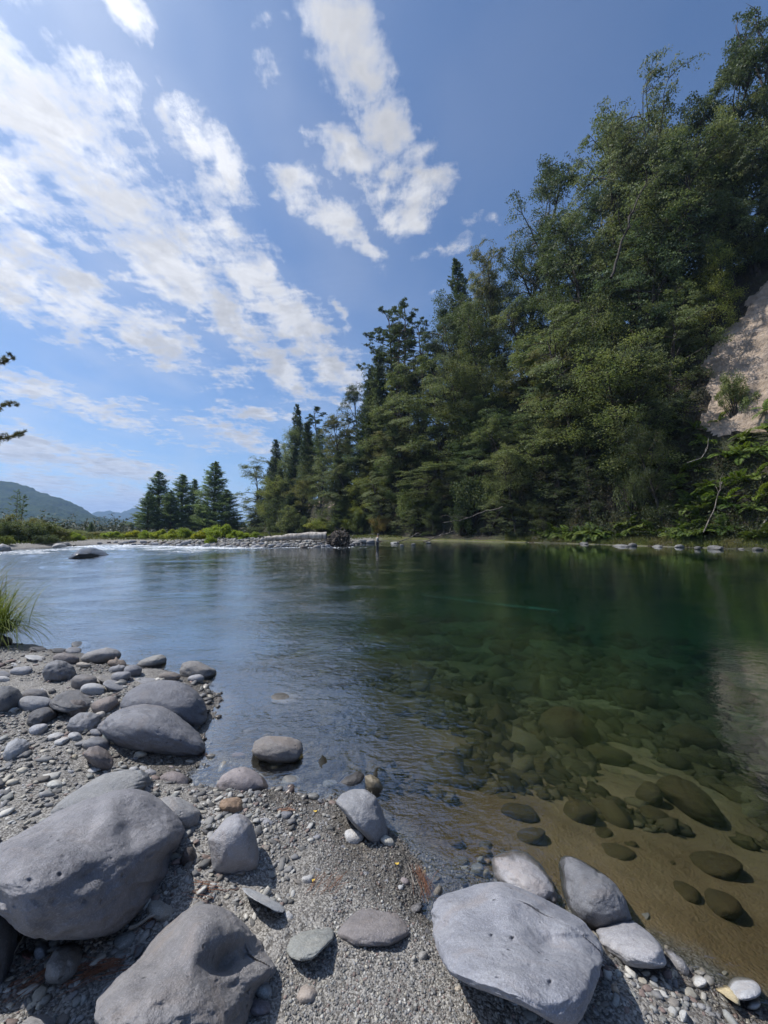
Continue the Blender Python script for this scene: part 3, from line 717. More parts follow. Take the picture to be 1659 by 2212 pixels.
        P = P+kr*(np.exp(-(dd_/w2)**2)*dp_*near_*rimf*hh)[:, None]
    # slide along the ray until the ground cuts it where the photographed outline ends
    cm = P.mean(0); hp = hit(c0[0], c0[1]) if floor is None else None; hz_ = (P[:, 2].max()-P[:, 2].min())/2
    if floor is not None: rr_ = ray(*c0); tz = (floor-CAMH)/rr_[2] if rr_[2] < -1e-3 else 60; hp = CAM+rr_*tz; h2 = hit(c0[0], c0[1]); hp = h2 if np.linalg.norm(h2-CAM) < np.linalg.norm(hp-CAM) else hp
    t0 = np.linalg.norm(hp-CAM)/np.linalg.norm(cm-CAM)
    kk_ = np.random.RandomState(1).permutation(len(P))[:420]; ks = P[kk_]; kv = proj(ks)[1]
    lo_, hi_ = t0*.55, t0*1.12
    for it in range(11):
        t = (lo_+hi_)/2; q = CAM+(ks-CAM)*t; gz = terrain(q[:, 0], q[:, 1])-sink*.5
        if floor is not None: gz = np.maximum(gz, floor)
        ab = q[:, 2] > gz
        mv = kv[ab].max() if ab.any() else -1e9
        if mv > vis_bottom+.01*H_: lo_ = t
        else: hi_ = t
    b_ = min(.92, hz_*math.cos(phi)/hh); ts = t0*np.linspace(.45, 1.15, 90); Q = CAM+(cm-CAM)*ts[:, None]
    fr = -np.array([cm[0], cm[1]])/np.hypot(cm[0], cm[1])*ay*.6
    gz = .6*terrain(Q[:, 0], Q[:, 1])+.4*terrain(Q[:, 0]+fr[0]*ts, Q[:, 1]+fr[1]*ts)
    if floor is not None: gz = np.maximum(gz, floor)
    f_ = Q[:, 2]-gz-b_*hz_*ts+sink+(.20 if W_ > 150 else .16)*hh*ts
    tb = ts[np.argmax(f_ < 0)] if (f_ < 0).any() else ts[-1]
    t = float(np.clip(t, tb*.985, tb*1.012))
    P = CAM+(P-CAM)*t
    cen = P.mean(0)
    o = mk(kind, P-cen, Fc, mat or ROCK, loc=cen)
    o.color = (*col, 1)
    ROCKS.append(dict(o=o, uv=c0, w=W_, h=H_, short=short, label=label, col=col, kind=kind, group=group, size=W_*t/F, P=cen, cat=cat, wet=mat))
    return o
G1 = (.235, .24, .258); G2 = (.20, .205, .225); G3 = (.275, .28, .30); PALE = (.40, .405, .41); DARK = (.115, .115, .12); PINK = (.285, .25, .25); BRN = (.21, .175, .15); GRN = (.245, .26, .24); YEL = (.50, .44, .32); WHITE = (.55, .55, .54)
B_ = 'boulder'
# --- the big ones in front
rock(6, [(-130, 460), (-100, 360), (-60, 310), (0, 275), (150, 200), (300, 115), (430, 60), (560, 14), (640, -4), (720, 8), (800, 50), (880, 120), (930, 200), (938, 270), (915, 350), (860, 430), (780, 520), (700, 600), (640, 650), (580, 690), (480, 712), (380, 722), (200, 722), (110, 700), (40, 640), (-20, 600), (-90, 540)],
     (.215, .215, .232), depth=.8, sub=7, seed=11, rough=1.7, p=7, planes=[(-.25, -.15, 1, .78), (.75, -.85, .10, .80), (.25, -1, -.25, .78), (-.6, -.7, .5, .92), (.5, .2, .8, .95), (.1, .9, .5, .9), (.35, -.35, .85, .86)], dents=[(650, 130, 740, 160, 75, .22), (640, 220, 660, 260, 50, .12), (715, 62, 716, 66, 12, .07), (450, 440, 520, 470, 60, .08), (300, 440, 301, 442, 10, .05), (150, 468, 152, 470, 12, .05), (900, 250, 870, 300, 40, .08)], kind=B_, short='the huge left boulder', label='huge smooth blue-grey boulder at the left edge with a dark dented crest')
rock(6, [(470, 1130), (480, 1040), (560, 970), (700, 860), (760, 770), (850, 680), (930, 615), (1000, 585), (1090, 588), (1180, 635), (1260, 715), (1330, 790), (1420, 865), (1435, 930), (1380, 985), (1300, 1030), (1260, 1100), (1200, 1260), (1080, 1340), (900, 1370), (600, 1370), (490, 1250)],
     (.215, .21, .215), depth=.85, sub=7, seed=23, rough=2.0, p=9, planes=[(-.8, -.1, .75, .62), (.15, -1, .15, .62), (.9, -.55, .35, .60), (-.1, -.6, .9, .80), (.1, .8, .8, .7), (-.6, -.9, .1, .9)], dents=[(1230, 860, 1330, 900, 80, .10), (1120, 900, 1180, 1060, 90, .14), (560, 1010, 640, 1180, 50, .10)], kind=B_, short='the peaked boulder', label='peaked rough grey boulder at the bottom edge with a dark shaded front')
rock(7, [(822, 960), (835, 900), (880, 855), (990, 828), (1080, 800), (1180, 783), (1280, 808), (1400, 862), (1500, 912), (1600, 962), (1690, 1030), (1745, 1110), (1768, 1170), (1745, 1290), (1700, 1400), (1650, 1500), (1560, 1560), (1440, 1500), (1330, 1440), (1200, 1390), (1050, 1345), (930, 1290), (860, 1180), (830, 1080)],
     (.27, .28, .315), depth=1.0, sub=7, seed=301, rough=1.15, p=4, dents=[(1350, 980, 1480, 1130, 95, .15), (1480, 1130, 1760, 1190, 85, .17), (905, 1020, 920, 1028, 16, .12), (1157, 1085, 1158, 1088, 12, .09), (1270, 1100, 1271, 1108, 12, .09), (1190, 825, 1195, 826, 12, .07), (1475, 1340, 1475, 1350, 14, .09), (925, 1130, 926, 1131, 12, .06), (1365, 1250, 1366, 1251, 12, .06), (950, 880, 960, 950, 26, .08)], kind=B_, short='the big bluish boulder', label='big pale bluish boulder with round pits, right of the bottom middle')
rock(9, [(-10, 290), (20, 245), (90, 225), (200, 280), (340, 370), (450, 460), (530, 570), (575, 690), (595, 745), (500, 820), (300, 840), (120, 720), (60, 630), (15, 470)],
     (.17, .175, .19), depth=.9, sub=6, seed=41, rough=1.8, kind=B_, p=7, short='the dark speckled boulder', label='dark speckled oval boulder leaning at the water edge behind the big bluish boulder')
rock(9, [(285, 830), (340, 785), (420, 745), (500, 735), (600, 760), (720, 850), (800, 930), (850, 1020), (858, 1095), (780, 1120), (650, 1110), (540, 1095), (480, 1050), (400, 1000), (330, 940)],
     (.33, .33, .35), depth=.9, sub=6, seed=43, rough=1.1, kind=B_, short='the pale domed boulder', label='pale domed boulder below the dark speckled one at the right waterline')
rock(9, [(830, 965), (900, 985), (980, 1055), (1035, 1130), (1045, 1185), (960, 1200), (880, 1170), (840, 1080)], (.27, .27, .28), depth=.8, sub=5, short='the half hidden grey stone', label='grey stone half hidden behind the pale domed boulder')
rock(7, [(1148, 668), (1200, 630), (1280, 613), (1350, 630), (1420, 690), (1480, 770), (1525, 860), (1500, 900), (1380, 890), (1280, 850), (1170, 770)],
     (.31, .31, .33), depth=.9, sub=6, seed=47, rough=1.3, kind=B_, short='the light smooth boulder', label='light grey smooth boulder with a worn ridge, just behind the big bluish boulder')
rock(7, [(300, 360), (340, 310), (400, 285), (470, 286), (530, 330), (560, 400), (590, 480), (598, 550), (540, 580), (480, 540), (420, 490), (360, 430)],
     (.265, .27, .285), depth=.9, sub=6, seed=53, rough=1.1, kind=B_, short='the grey shoreline dome', label='rounded grey boulder sunk in dark sand where the shoreline bends')
rock(7, [(316, 255), (360, 213), (430, 183), (465, 205), (478, 260), (474, 295), (340, 296)], (.17, .17, .18), sub=5, seed=59, rough=1.4, label='small angular dark stone touching the wet brown stone at the waterline', short='the angular dark stone')
rock(7, [(462, 215), (500, 205), (545, 235), (572, 285), (560, 325), (525, 338), (490, 310), (470, 270)], (.20, .17, .12), sub=5, seed=61, mat=ROCKWET, label='wet brown stone half in the water beside the angular dark stone', short='the wet brown stone')
rock(6, [(1060, 420), (1058, 330), (1042, 262), (1090, 210), (1130, 158), (1180, 130), (1230, 138), (1268, 180), (1288, 250), (1302, 320), (1308, 400), (1220, 430), (1110, 436)],
     (.29, .295, .32), depth=.7, sub=6, seed=67, rough=1.1, p=5, short='the fin shaped stone', label='upright fin shaped pale grey stone standing alone in the sand')
rock(6, [(222, 940), (235, 880), (280, 810), (350, 775), (410, 790), (430, 840), (420, 890), (380, 940), (310, 972), (240, 968)], (.25, .25, .25), sub=5, seed=71, rough=1.4, short='the egg shaped stone', label='egg shaped grey stone beside the rusty pine needles at lower left')
rock(6, [(-160, 720), (-60, 590), (20, 540), (72, 575), (96, 680), (86, 800), (62, 920), (20, 1040), (-60, 1100), (-160, 1020)], (.18, .19, .21), sub=6, seed=73, rough=1.4, kind=B_, short='the cut off blue boulder', label='dark blue-grey boulder cut off by the left edge below the huge left boulder')
rock(6, [(90, 1200), (150, 1150), (210, 1135), (270, 1152), (305, 1200), (280, 1290), (150, 1300)], (.29, .29, .30), sub=5, seed=79, label='light grey stone at the bottom edge in the lower left corner', short='the bottom corner stone')
rock(6, [(205, 200), (150, 300), (240, 130), (300, 60), (420, -10), (520, -70), (640, -95), (720, -90), (745, -50), (742, 0), (650, 60), (480, 120), (330, 170)][3:] + [(230, 130)], (.235, .24, .245), depth=.7, sub=6, seed=83, rough=1.1, kind=B_, short='the long slanting boulder', label='long slanting grey-green boulder directly behind the huge left boulder')
rock(6, [(800, 60), (840, 42), (900, 50), (960, 80), (1010, 120), (1010, 180), (930, 220), (850, 190)], (.30, .30, .305), sub=5, seed=89, rough=1.1, label='pale speckled stone peeping out behind the right end of the huge left boulder', short='the pale speckled stone')
rock(7, [(30, 1150), (48, 1090), (110, 1050), (200, 1034), (280, 1034), (302, 1070), (292, 1110), (240, 1152), (180, 1197), (120, 1207), (58, 1192)], (.245, .255, .245), sub=5, seed=97, rough=1.6, short='the green-grey oval stone', label='green-grey oval stone with a dark dent resting on open gravel at bottom middle')
rock(7, (205, 1012, 62, 36), (.40, .40, .41), label='small pale stone resting behind the green-grey oval stone')
rock(7, [(300, 1075), (370, 980), (430, 915), (500, 903), (580, 930), (640, 960), (690, 1010), (715, 1075), (600, 1130), (420, 1130)], (.215, .20, .20), depth=1.0, sub=5, seed=101, rough=1.2, sink=.03, short='the buried hump', label='brownish stone hump mostly buried in gravel at bottom middle')
rock(7, [(85, 1420), (110, 1360), (150, 1335), (200, 1350), (222, 1400), (190, 1440), (110, 1450)], (.34, .30, .27), sub=4, label='pinkish beige wedge shaped stone near the bottom edge', short='the beige wedge stone')
# --- pair at the water's edge and the stones around them
rock(5, [(778, 640), (800, 570), (850, 520), (930, 480), (1050, 460), (1150, 463), (1230, 490), (1300, 545), (1345, 610), (1360, 690), (1340, 735), (1290, 760), (1200, 740), (1000, 700), (820, 680)], (.165, .17, .19), depth=.95, sub=6, seed=103, rough=1.0, kind=B_, short='the rear shoreline boulder', label='rounded dark boulder at the water edge, the rear one of the touching pair')
rock(5, [(618, 778), (680, 710), (760, 655), (860, 625), (960, 611), (1060, 628), (1160, 678), (1260, 758), (1335, 830), (1350, 895), (1320, 938), (1230, 950), (1100, 935), (950, 915), (800, 895), (740, 880), (670, 835)], (.18, .185, .205), depth=.85, sub=6, seed=107, rough=1.3, kind=B_, short='the front shoreline boulder', label='long humped blue-grey boulder with small pits, the front one of the shoreline pair')
rock(5, [(272, 400), (310, 350), (370, 328), (430, 338), (480, 368), (500, 410), (482, 462), (420, 474), (290, 464)], (.17, .175, .19), sub=5, seed=109, rough=2.0, p=9, short='the ribbed dark stone', label='dark ribbed angular stone standing on wet sand near the left shore')
rock(5, [(520, 315), (560, 280), (640, 260), (700, 246), (770, 260), (796, 290), (785, 318), (740, 334), (680, 348), (620, 356), (545, 350)], (.225, .225, .23), sub=5, seed=113, short='the long shoreline stone', label='long grey stone with a dark right end lying at the far shoreline')
rock(5, [(868, 372), (920, 330), (1000, 300), (1060, 290), (1090, 312), (1088, 348), (1040, 370), (960, 388), (890, 392)], (.235, .235, .23), sub=5, seed=127, short='the slanted slab', floor=-.02, label='slanted grey slab pointing out over the water near the shore pair')
rock(5, [(1170, 400), (1190, 350), (1240, 333), (1300, 338), (1350, 363), (1418, 395), (1402, 432), (1340, 455), (1230, 455), (1183, 432)], (.21, .205, .20), sub=5, seed=131, rough=1.8, short='the wedge in the shallows', floor=-.03, label='brownish grey wedge shaped stone standing in the shallows')
rock(5, (1282, 452, 54, 28), (.36, .36, .37), sub=4, floor=-.02, label='pale oval stone leaning on the wedge shaped stone in the shallows')
rock(5, (1105, 440, 70, 33), (.20, .18, .165), floor=-.02, label='brown flat stone between the wedge in the shallows and the dark pair')
rock(5, (530, 232, 64, 24, 3), (.20, .195, .18), floor=-.02, label='lone flat stone out in the water off the left shore', short='the lone flat stone in the water', mat=ROCKWET)
rock(0, (618, 1508, 34, 12, -2), (.25, .24, .22), floor=-.02, label='low flat stone surrounded by rippled water, right of the shoreline pair', short='the low stone in rippled water', mat=ROCKWET)
rock(0, [(542, 1624), (550, 1600), (575, 1589), (620, 1591), (650, 1599), (656, 1620), (642, 1641), (600, 1647), (560, 1638)], (.20, .19, .185), sub=5, seed=137, rough=1.2, floor=0.0, short='the brown waterline stone', label='blunt brown-grey stone with a dark right end at the waterline, middle left')
rock(5, [(-70, 640), (-40, 540), (0, 503), (60, 498), (120, 518), (153, 570), (150, 622), (80, 658), (0, 672)], (.125, .13, .14), sub=5, seed=139, kind=B_, short='the dark edge boulder', label='very dark round boulder cut by the left edge above the gravel')
rock(5, [(315, 612), (360, 560), (440, 528), (540, 523), (620, 543), (667, 580), (642, 614), (560, 644), (420, 660), (340, 645)], (.14, .14, .145), sub=5, seed=149, rough=1.6, short='the long dark pitted stone', label='long dark pitted stone lying between smaller stones at left')
rock(5, (500, 645, 76, 58), (.14, .125, .12), rough=2.0, sub=5, short='the porous brown stone', label='round porous dark brown stone in front of the long dark pitted stone')
rock(5, (685, 627, 94, 50, -22), (.215, .19, .18), sub=5, short='the brownish smooth stone', label='brownish smooth stone touching the rear shoreline boulder on its left')
rock(5, (230, 562, 92, 40), (.15, .15, .16), label='dull dark stone behind the broad grey stone near the left edge')
rock(5, (225, 615, 118, 52), (.25, .255, .27), sub=5, short='the broad grey stone', label='broad grey stone with a pale top right of the very dark edge boulder')
rock(5, (270, 702, 108, 54, -18), (.10, .10, .108), sub=5, rough=1.8, short='the blackish blocky stone', label='blackish blocky stone tilted up to the right at left')
rock(5, [(428, 770), (460, 710), (520, 673), (600, 670), (658, 693), (652, 740), (600, 795), (500, 812)], (.23, .235, .25), sub=5, seed=151, rough=1.6, short='the creased blue stone', label='creased blue-grey stone at the left foot of the front shoreline boulder')
rock(5, (250, 782, 68, 32, -18), (.34, .35, .38), label='pale bluish flat stone below the blackish blocky stone')
rock(5, [(15, 940), (50, 870), (110, 840), (170, 848), (202, 880), (175, 935), (100, 970), (30, 990)], (.33, .34, .36), sub=5, short='the light round stone', label='light bluish rounded stone sunk in gravel near the left edge')
rock(5, (630, 882, 92, 50), (.18, .185, .20), sub=4, label='grey-blue stone wedged below the small greenish cube shaped stone')
rock(5, [(540, 950), (580, 900), (640, 888), (700, 918), (748, 980), (754, 1045), (680, 1050), (600, 1010)], (.20, .18, .175), sub=5, rough=1.4, short='the brown pitted stone', label='brown pitted flat stone sloping down into gravel in front of the shoreline pair')
rock(5, [(858, 1130), (880, 1070), (920, 1042), (972, 1080), (992, 1130), (977, 1185), (920, 1178), (870, 1165)], (.21, .22, .23), sub=5, rough=1.6, p=9, short='the pointed cobble', label='pointed grey cobble standing just behind the huge left boulder')
rock(5, (800, 1142, 60, 38, -15), (.29, .295, .28), label='pale greenish cobble left of the pointed cobble')
rock(5, (620, 1030, 78, 28, -16), (.46, .46, .46), label='elongated whitish cobble pointing up right beside the brown pitted stone')
rock(5, (360, 1145, 58, 30, -10), (.42, .43, .41), label='pale oval pebble lying above the long slanting boulder')
rock(5, (960, 1030, 62, 22, 8), (.44, .44, .44), label='flat white cobble behind the pointed cobble')
rock(5, (1135, 1112, 92, 52), (.23, .205, .205), sub=4, rough=1.3, sink=.02, short='the reddish flat stone', label='reddish grey flat stone level with the sand left of the pink dome')
rock(5, [(1405, 1145), (1450, 1080), (1530, 1035), (1600, 1026), (1670, 1058), (1740, 1110), (1790, 1175), (1700, 1215), (1560, 1215), (1450, 1185)], (.27, .245, .25), sub=5, rough=1.2, kind=B_, short='the pink dome', label='pinkish grey domed boulder half buried in sand in the middle of the beach')
rock(5, (1450, 1022, 70, 26, 6), (.38, .385, .37), label='pale flat cobble between the pink dome and the water')
rock(5, (1555, 953, 43, 20), (.42, .31, .29), label='pink oval pebble at the waterline left of the blunt brown-grey stone')
rock(5, (1382, 962, 30, 22), (.50, .50, .49), label='white cobble at the right foot of the front shoreline boulder')
rock(6, (1165, 90, 58, 42), (.28, .20, .14), sub=5, rough=1.5, short='the orange brown stone', label='orange brown rounded stone behind the upright fin shaped stone')
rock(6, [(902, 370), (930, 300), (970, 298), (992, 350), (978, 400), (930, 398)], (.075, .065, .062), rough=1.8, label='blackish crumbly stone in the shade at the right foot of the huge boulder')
rock(6, (810, 612, 76, 50, 8), (.32, .315, .29), sub=5, rough=1.3, short='the beige mottled stone', label='mottled beige stone between the huge left boulder and the peaked boulder')
rock(6, (215, 822, 38, 50, 20), (.24, .26, .30), p=10, label='blue-grey wedge shaped cobble left of the egg shaped stone')
rock(6, (150, 837, 42, 30), (.17, .09, .085), label='dark red cobble left of the blue-grey wedge')
rock(6, (632, 765, 72, 44, -38), (.27, .285, .28), label='smooth greenish grey cobble tilted against the gravel left of the peaked boulder')
rock(6, (620, 832, 50, 30, -30), (.20, .205, .205), label='darker cobble just below the smooth greenish grey one')
rock(6, (650, 690, 28, 18), (.40, .42, .45), label='pale bluish pebble above the smooth greenish grey cobble')
rock(6, (985, 470, 42, 16, 3), (.33, .36, .40), label='pale blue flat pebble below the fin shaped stone')
rock(6, [(1208, 503), (1240, 500), (1330, 538), (1430, 588), (1438, 612), (1400, 622), (1320, 584), (1240, 548)], (.38, .395, .41), sub=5, short='the thin pale slab', label='thin pale blue slab lying flat in the sand right of the peaked boulder')
rock(6, (1325, 1020, 44, 50, -10), (.30, .33, .35), label='bluish round cobble pressed against the right foot of the peaked boulder')
rock(6, (1310, 1098, 58, 42), (.22, .20, .215), label='purple grey cobble under the bluish round cobble')
rock(6, (170, 1072, 36, 32), (.16, .165, .16), label='dark grey cobble below the egg shaped stone')
rock(6, (1410, 702, 40, 22), (.48, .49, .50), label='whitish flat pebble right of the summit of the peaked boulder')
rock(7, (405, 545, 50, 42, 25), (.50, .50, .50), sub=4, rough=1.6, short='the white lumpy cobble', label='white lumpy cobble on the lip of the dark wet hollow')
rock(7, (590, 570, 42, 26, 35), (.52, .50, .44), label='cream oval pebble above the dark wet hollow by the shoreline dome')
rock(7, (735, 635, 40, 22, 8), (.54, .54, .53), label='white flattened pebble in the wet shingle strip')
rock(7, (65, 245, 54, 33), (.42, .44, .46), label='pale rounded cobble left of the angular dark stone')
rock(7, (275, 258, 40, 24), (.40, .42, .44), label='light grey cobble touching the left side of the angular dark stone')
rock(7, (182, 328, 34, 23), (.45, .47, .48), label='whitish pebble left of the rounded shoreline dome')
rock(7, (958, 578, 46, 34, 15), (.17, .13, .07), mat=ROCKWET, label='shiny wet brown cobble in the shingle at the waterline')
rock(7, (1120, 630, 38, 28, 20), (.28, .22, .12), mat=ROCKWET, label='wet yellowish cobble left of the light smooth boulder')
rock(7, (1122, 592, 34, 26), (.17, .16, .13), mat=ROCKWET, label='wet olive grey cobble behind the wet yellowish one')
rock(7, (985, 680, 44, 28), (.21, .20, .18), label='grey-brown cobble in the middle of the shingle strip')
rock(7, (985, 712, 38, 22), (.48, .50, .52), label='pale blue-white pebble below the grey-brown cobble')
rock(7, (1075, 728, 36, 40, 10), (.38, .40, .40), p=10, label='angular light grey pebble left of the light smooth boulder')
rock(7, (1125, 752, 20, 32, -5), (.52, .49, .40), label='upright cream pebble at the top left of the big bluish boulder')
rock(7, (1130, 686, 19, 19), (.55, .42, .30), label='small orange round pebble touching the light smooth boulder')
rock(7, (1095, 680, 20, 28), (.42, .44, .43), label='small grey upright pebble left of the orange one')
rock(7, (898, 682, 24, 12), (.45, .46, .48), label='small flat pale pebble at the left end of the shingle strip')
rock(7, (940, 836, 36, 18, 8), (.40, .42, .45), label='pale pebble behind the upper left shoulder of the big bluish boulder')
rock(7, (864, 850, 24, 38, 20), (.42, .40, .37), label='leaning beige pebble at the left shoulder of the big bluish boulder')
rock(7, (680, 1110, 44, 18, -10), (.44, .45, .44), label='flat pale pebble right of the buried hump')
rock(7, (780, 1196, 26, 30, 10), (.30, .31, .31), label='rounded grey pebble left of the big bluish boulder')
rock(7, (732, 1212, 14, 22, 10), (.38, .37, .34), label='slim beige pebble beside the rounded grey pebble')
rock(7, (970, 1376, 20, 22), (.42, .38, .32), label='beige round pebble under the lower edge of the big bluish boulder')
rock(7, (1105, 1365, 22, 28, -15), (.26, .25, .24), label='grey pebble against the lower edge of the big bluish boulder')
rock(7, (1285, 1442, 44, 18, 18), (.42, .44, .45), label='flat white pebble near the lower tip of the big bluish boulder')
rock(7, (240, 1478, 30, 18), (.34, .37, .38), label='small blue-grey angular pebble right of the beige wedge stone')
rock(7, (285, 930, 30, 20), (.48, .48, .47), label='white pebble above the buried hump')
rock(7, (10, 1035, 36, 24), (.46, .48, .50), label='pale pebble left of the green-grey oval stone')
rock(7, (640, 500, 30, 18), (.11, .11, .11), mat=ROCKWET, label='wet black pebble at the lip of the water right of the shoreline dome')
rock(7, (602, 442, 20, 20), (.12, .12, .12), mat=ROCKWET, label='wet dark round pebble touching the shoreline dome')
rock(9, (1288, 1162, 52, 28, 18), (.56, .54, .48), label='cream oval pebble at the waterline in the lower right corner')
rock(9, (1462, 1288, 132, 88, 8), (.40, .41, .43), sub=5, short='the white corner cobble', label='pale grey domed cobble in the lower right corner')
rock(9, (1520, 1402, 84, 48, 12), (.44, .45, .46), label='pale flat cobble in front of the domed corner cobble')
rock(9, [(1232, 1290), (1270, 1265), (1330, 1268), (1390, 1300), (1430, 1370), (1445, 1425), (1400, 1400), (1310, 1350), (1250, 1315)], (.52, .44, .28), sub=4, label='yellowish curved pebble left of the domed corner cobble')
rock(9, (1095, 1225, 76, 50, 30), (.52, .52, .51), sub=4, label='white oval cobble in front of the half hidden grey stone')
rock(9, (1190, 1265, 46, 36, 10), (.50, .49, .45), label='cream pebble next to the white oval cobble')
rock(9, (890, 1190, 28, 42), (.50, .45, .36), label='yellow-white egg shaped pebble on dark wet gravel')
rock(9, (470, 1182, 28, 46, -15), (.40, .43, .42), label='greenish white pebble on dark gravel below the pale domed boulder')
rock(9, (447, 1306, 28, 58, -28), (.48, .40, .32), label='long peach pebble right of the big bluish boulder')
rock(9, (982, 1512, 34, 54), (.40, .41, .41), label='grey-white pebble at the bottom edge right of the big bluish boulder')
rock(9, (605, 1115, 74, 36, 15), (.38, .38, .37), label='flat light stone at the foot of the pale domed boulder')
rock(9, (432, 1005, 66, 34, 20), (.28, .29, .31), label='grey flat stone between the big bluish and the pale domed boulder')
rock(9, (240, 755, 24, 36, -15), (.50, .49, .46), label='small cream pebble between the big bluish and the dark speckled boulder')
for q in [(250, 258, 54, 16, 2, DARK, 'flat dark stone at the far left waterline'), (485, 268, 57, 22, 3, G2, 'rounded grey stone left of the long shoreline stone'), (385, 268, 47, 17, 0, DARK, 'small dark stone between two grey ones at the far waterline'), (430, 322, 84, 38, 5, (.18, .165, .165), 'purplish brown stone behind the ribbed dark stone'), (230, 315, 68, 18, 6, PALE, 'pale flat stone behind the ribbed dark stone on its left'), (140, 400, 72, 28, -5, G3, 'grey oval stone left of the ribbed dark stone'), (15, 456, 50, 22, 0, PALE, 'pale stone at the left edge above the dark edge boulder'), (40, 420, 60, 20, 5, G2, 'bluish flat stone at the left edge near the shore'), (545, 470, 88, 44, -5, (.20, .19, .185), 'smooth brown-grey stone right of the ribbed dark stone'), (790, 438, 64, 34, -8, G1, 'grey stone below the brown oval near the slanted slab'), (765, 352, 60, 27, 2, BRN, 'brown oval stone in front of the long shoreline stone'), (765, 388, 57, 23, -12, G1, 'slim grey stone under the brown oval'), (865, 400, 62, 36, -5, G2, 'dark grey stone at the left foot of the slanted slab'), (960, 467, 74, 24, 3, G1, 'low grey stone just behind the rear shoreline boulder'), (765, 492, 90, 34, 3, G1, 'flat grey stone left of the rear shoreline boulder'), (610, 522, 82, 40, 8, PALE, 'stone with a white top behind the long dark pitted stone'), (700, 455, 62, 24, 8, (.22, .21, .2), 'flat brownish stone between the pair and the ribbed stone'), (635, 805, 50, 26, 0, G1, 'grey oval cobble under the creased blue stone'), (697, 848, 37, 38, 10, GRN, 'greenish cube shaped cobble at the foot of the front shoreline boulder'), (740, 860, 18, 26, 10, YEL, 'yellow pebble beside the greenish cube shaped cobble'), (560, 790, 30, 22, 0, YEL, 'yellowish pebble on the creased blue stone edge'), (875, 1052, 32, 28, -20, PALE, 'pale pebble left of the flat white cobble'), (985, 1066, 42, 22, 8, G3, 'grey pebble right of the pointed cobble tip'), (360, 830, 62, 22, -18, PALE, 'long pale cobble below the blackish blocky stone'), (400, 862, 50, 22, -20, PALE, 'second pale cobble in the row left of the creased blue stone'), (485, 830, 50, 28, -8, PALE, 'pale cobble left of the grey oval cobble'), (340, 786, 48, 14, -14, PALE, 'thin pale pebble right of the pale bluish flat stone'), (300, 520, 32, 12, 0, G3, 'small flat pebble on the wet sand patch'), (105, 360, 38, 16, 0, PALE, 'pale pebble on sand near the far left shore'), (545, 365, 50, 20, 0, (.36, .33, .29), 'cream flat stone in front of the long shoreline stone'), (160, 918, 24, 16, 0, G2, 'grey pebble leaning on the light round stone'), (40, 840, 60, 20, 0, G3, 'flat grey stone at the left edge above the light round stone'), (490, 965, 20, 20, 0, YEL, 'small cream pebble left of the brown pitted stone'), (700, 1080, 36, 12, 0, G3, 'flat pebble behind the long slanting boulder'), (830, 1165, 70, 16, 0, PALE, 'pale cobble showing over the crest of the huge boulder'), (655, 690, 40, 24, -20, (.36, .345, .32), 'beige stone between the creased blue stone and the shoreline pair')]:
    rock(5, q[:5], q[5], label=q[6])
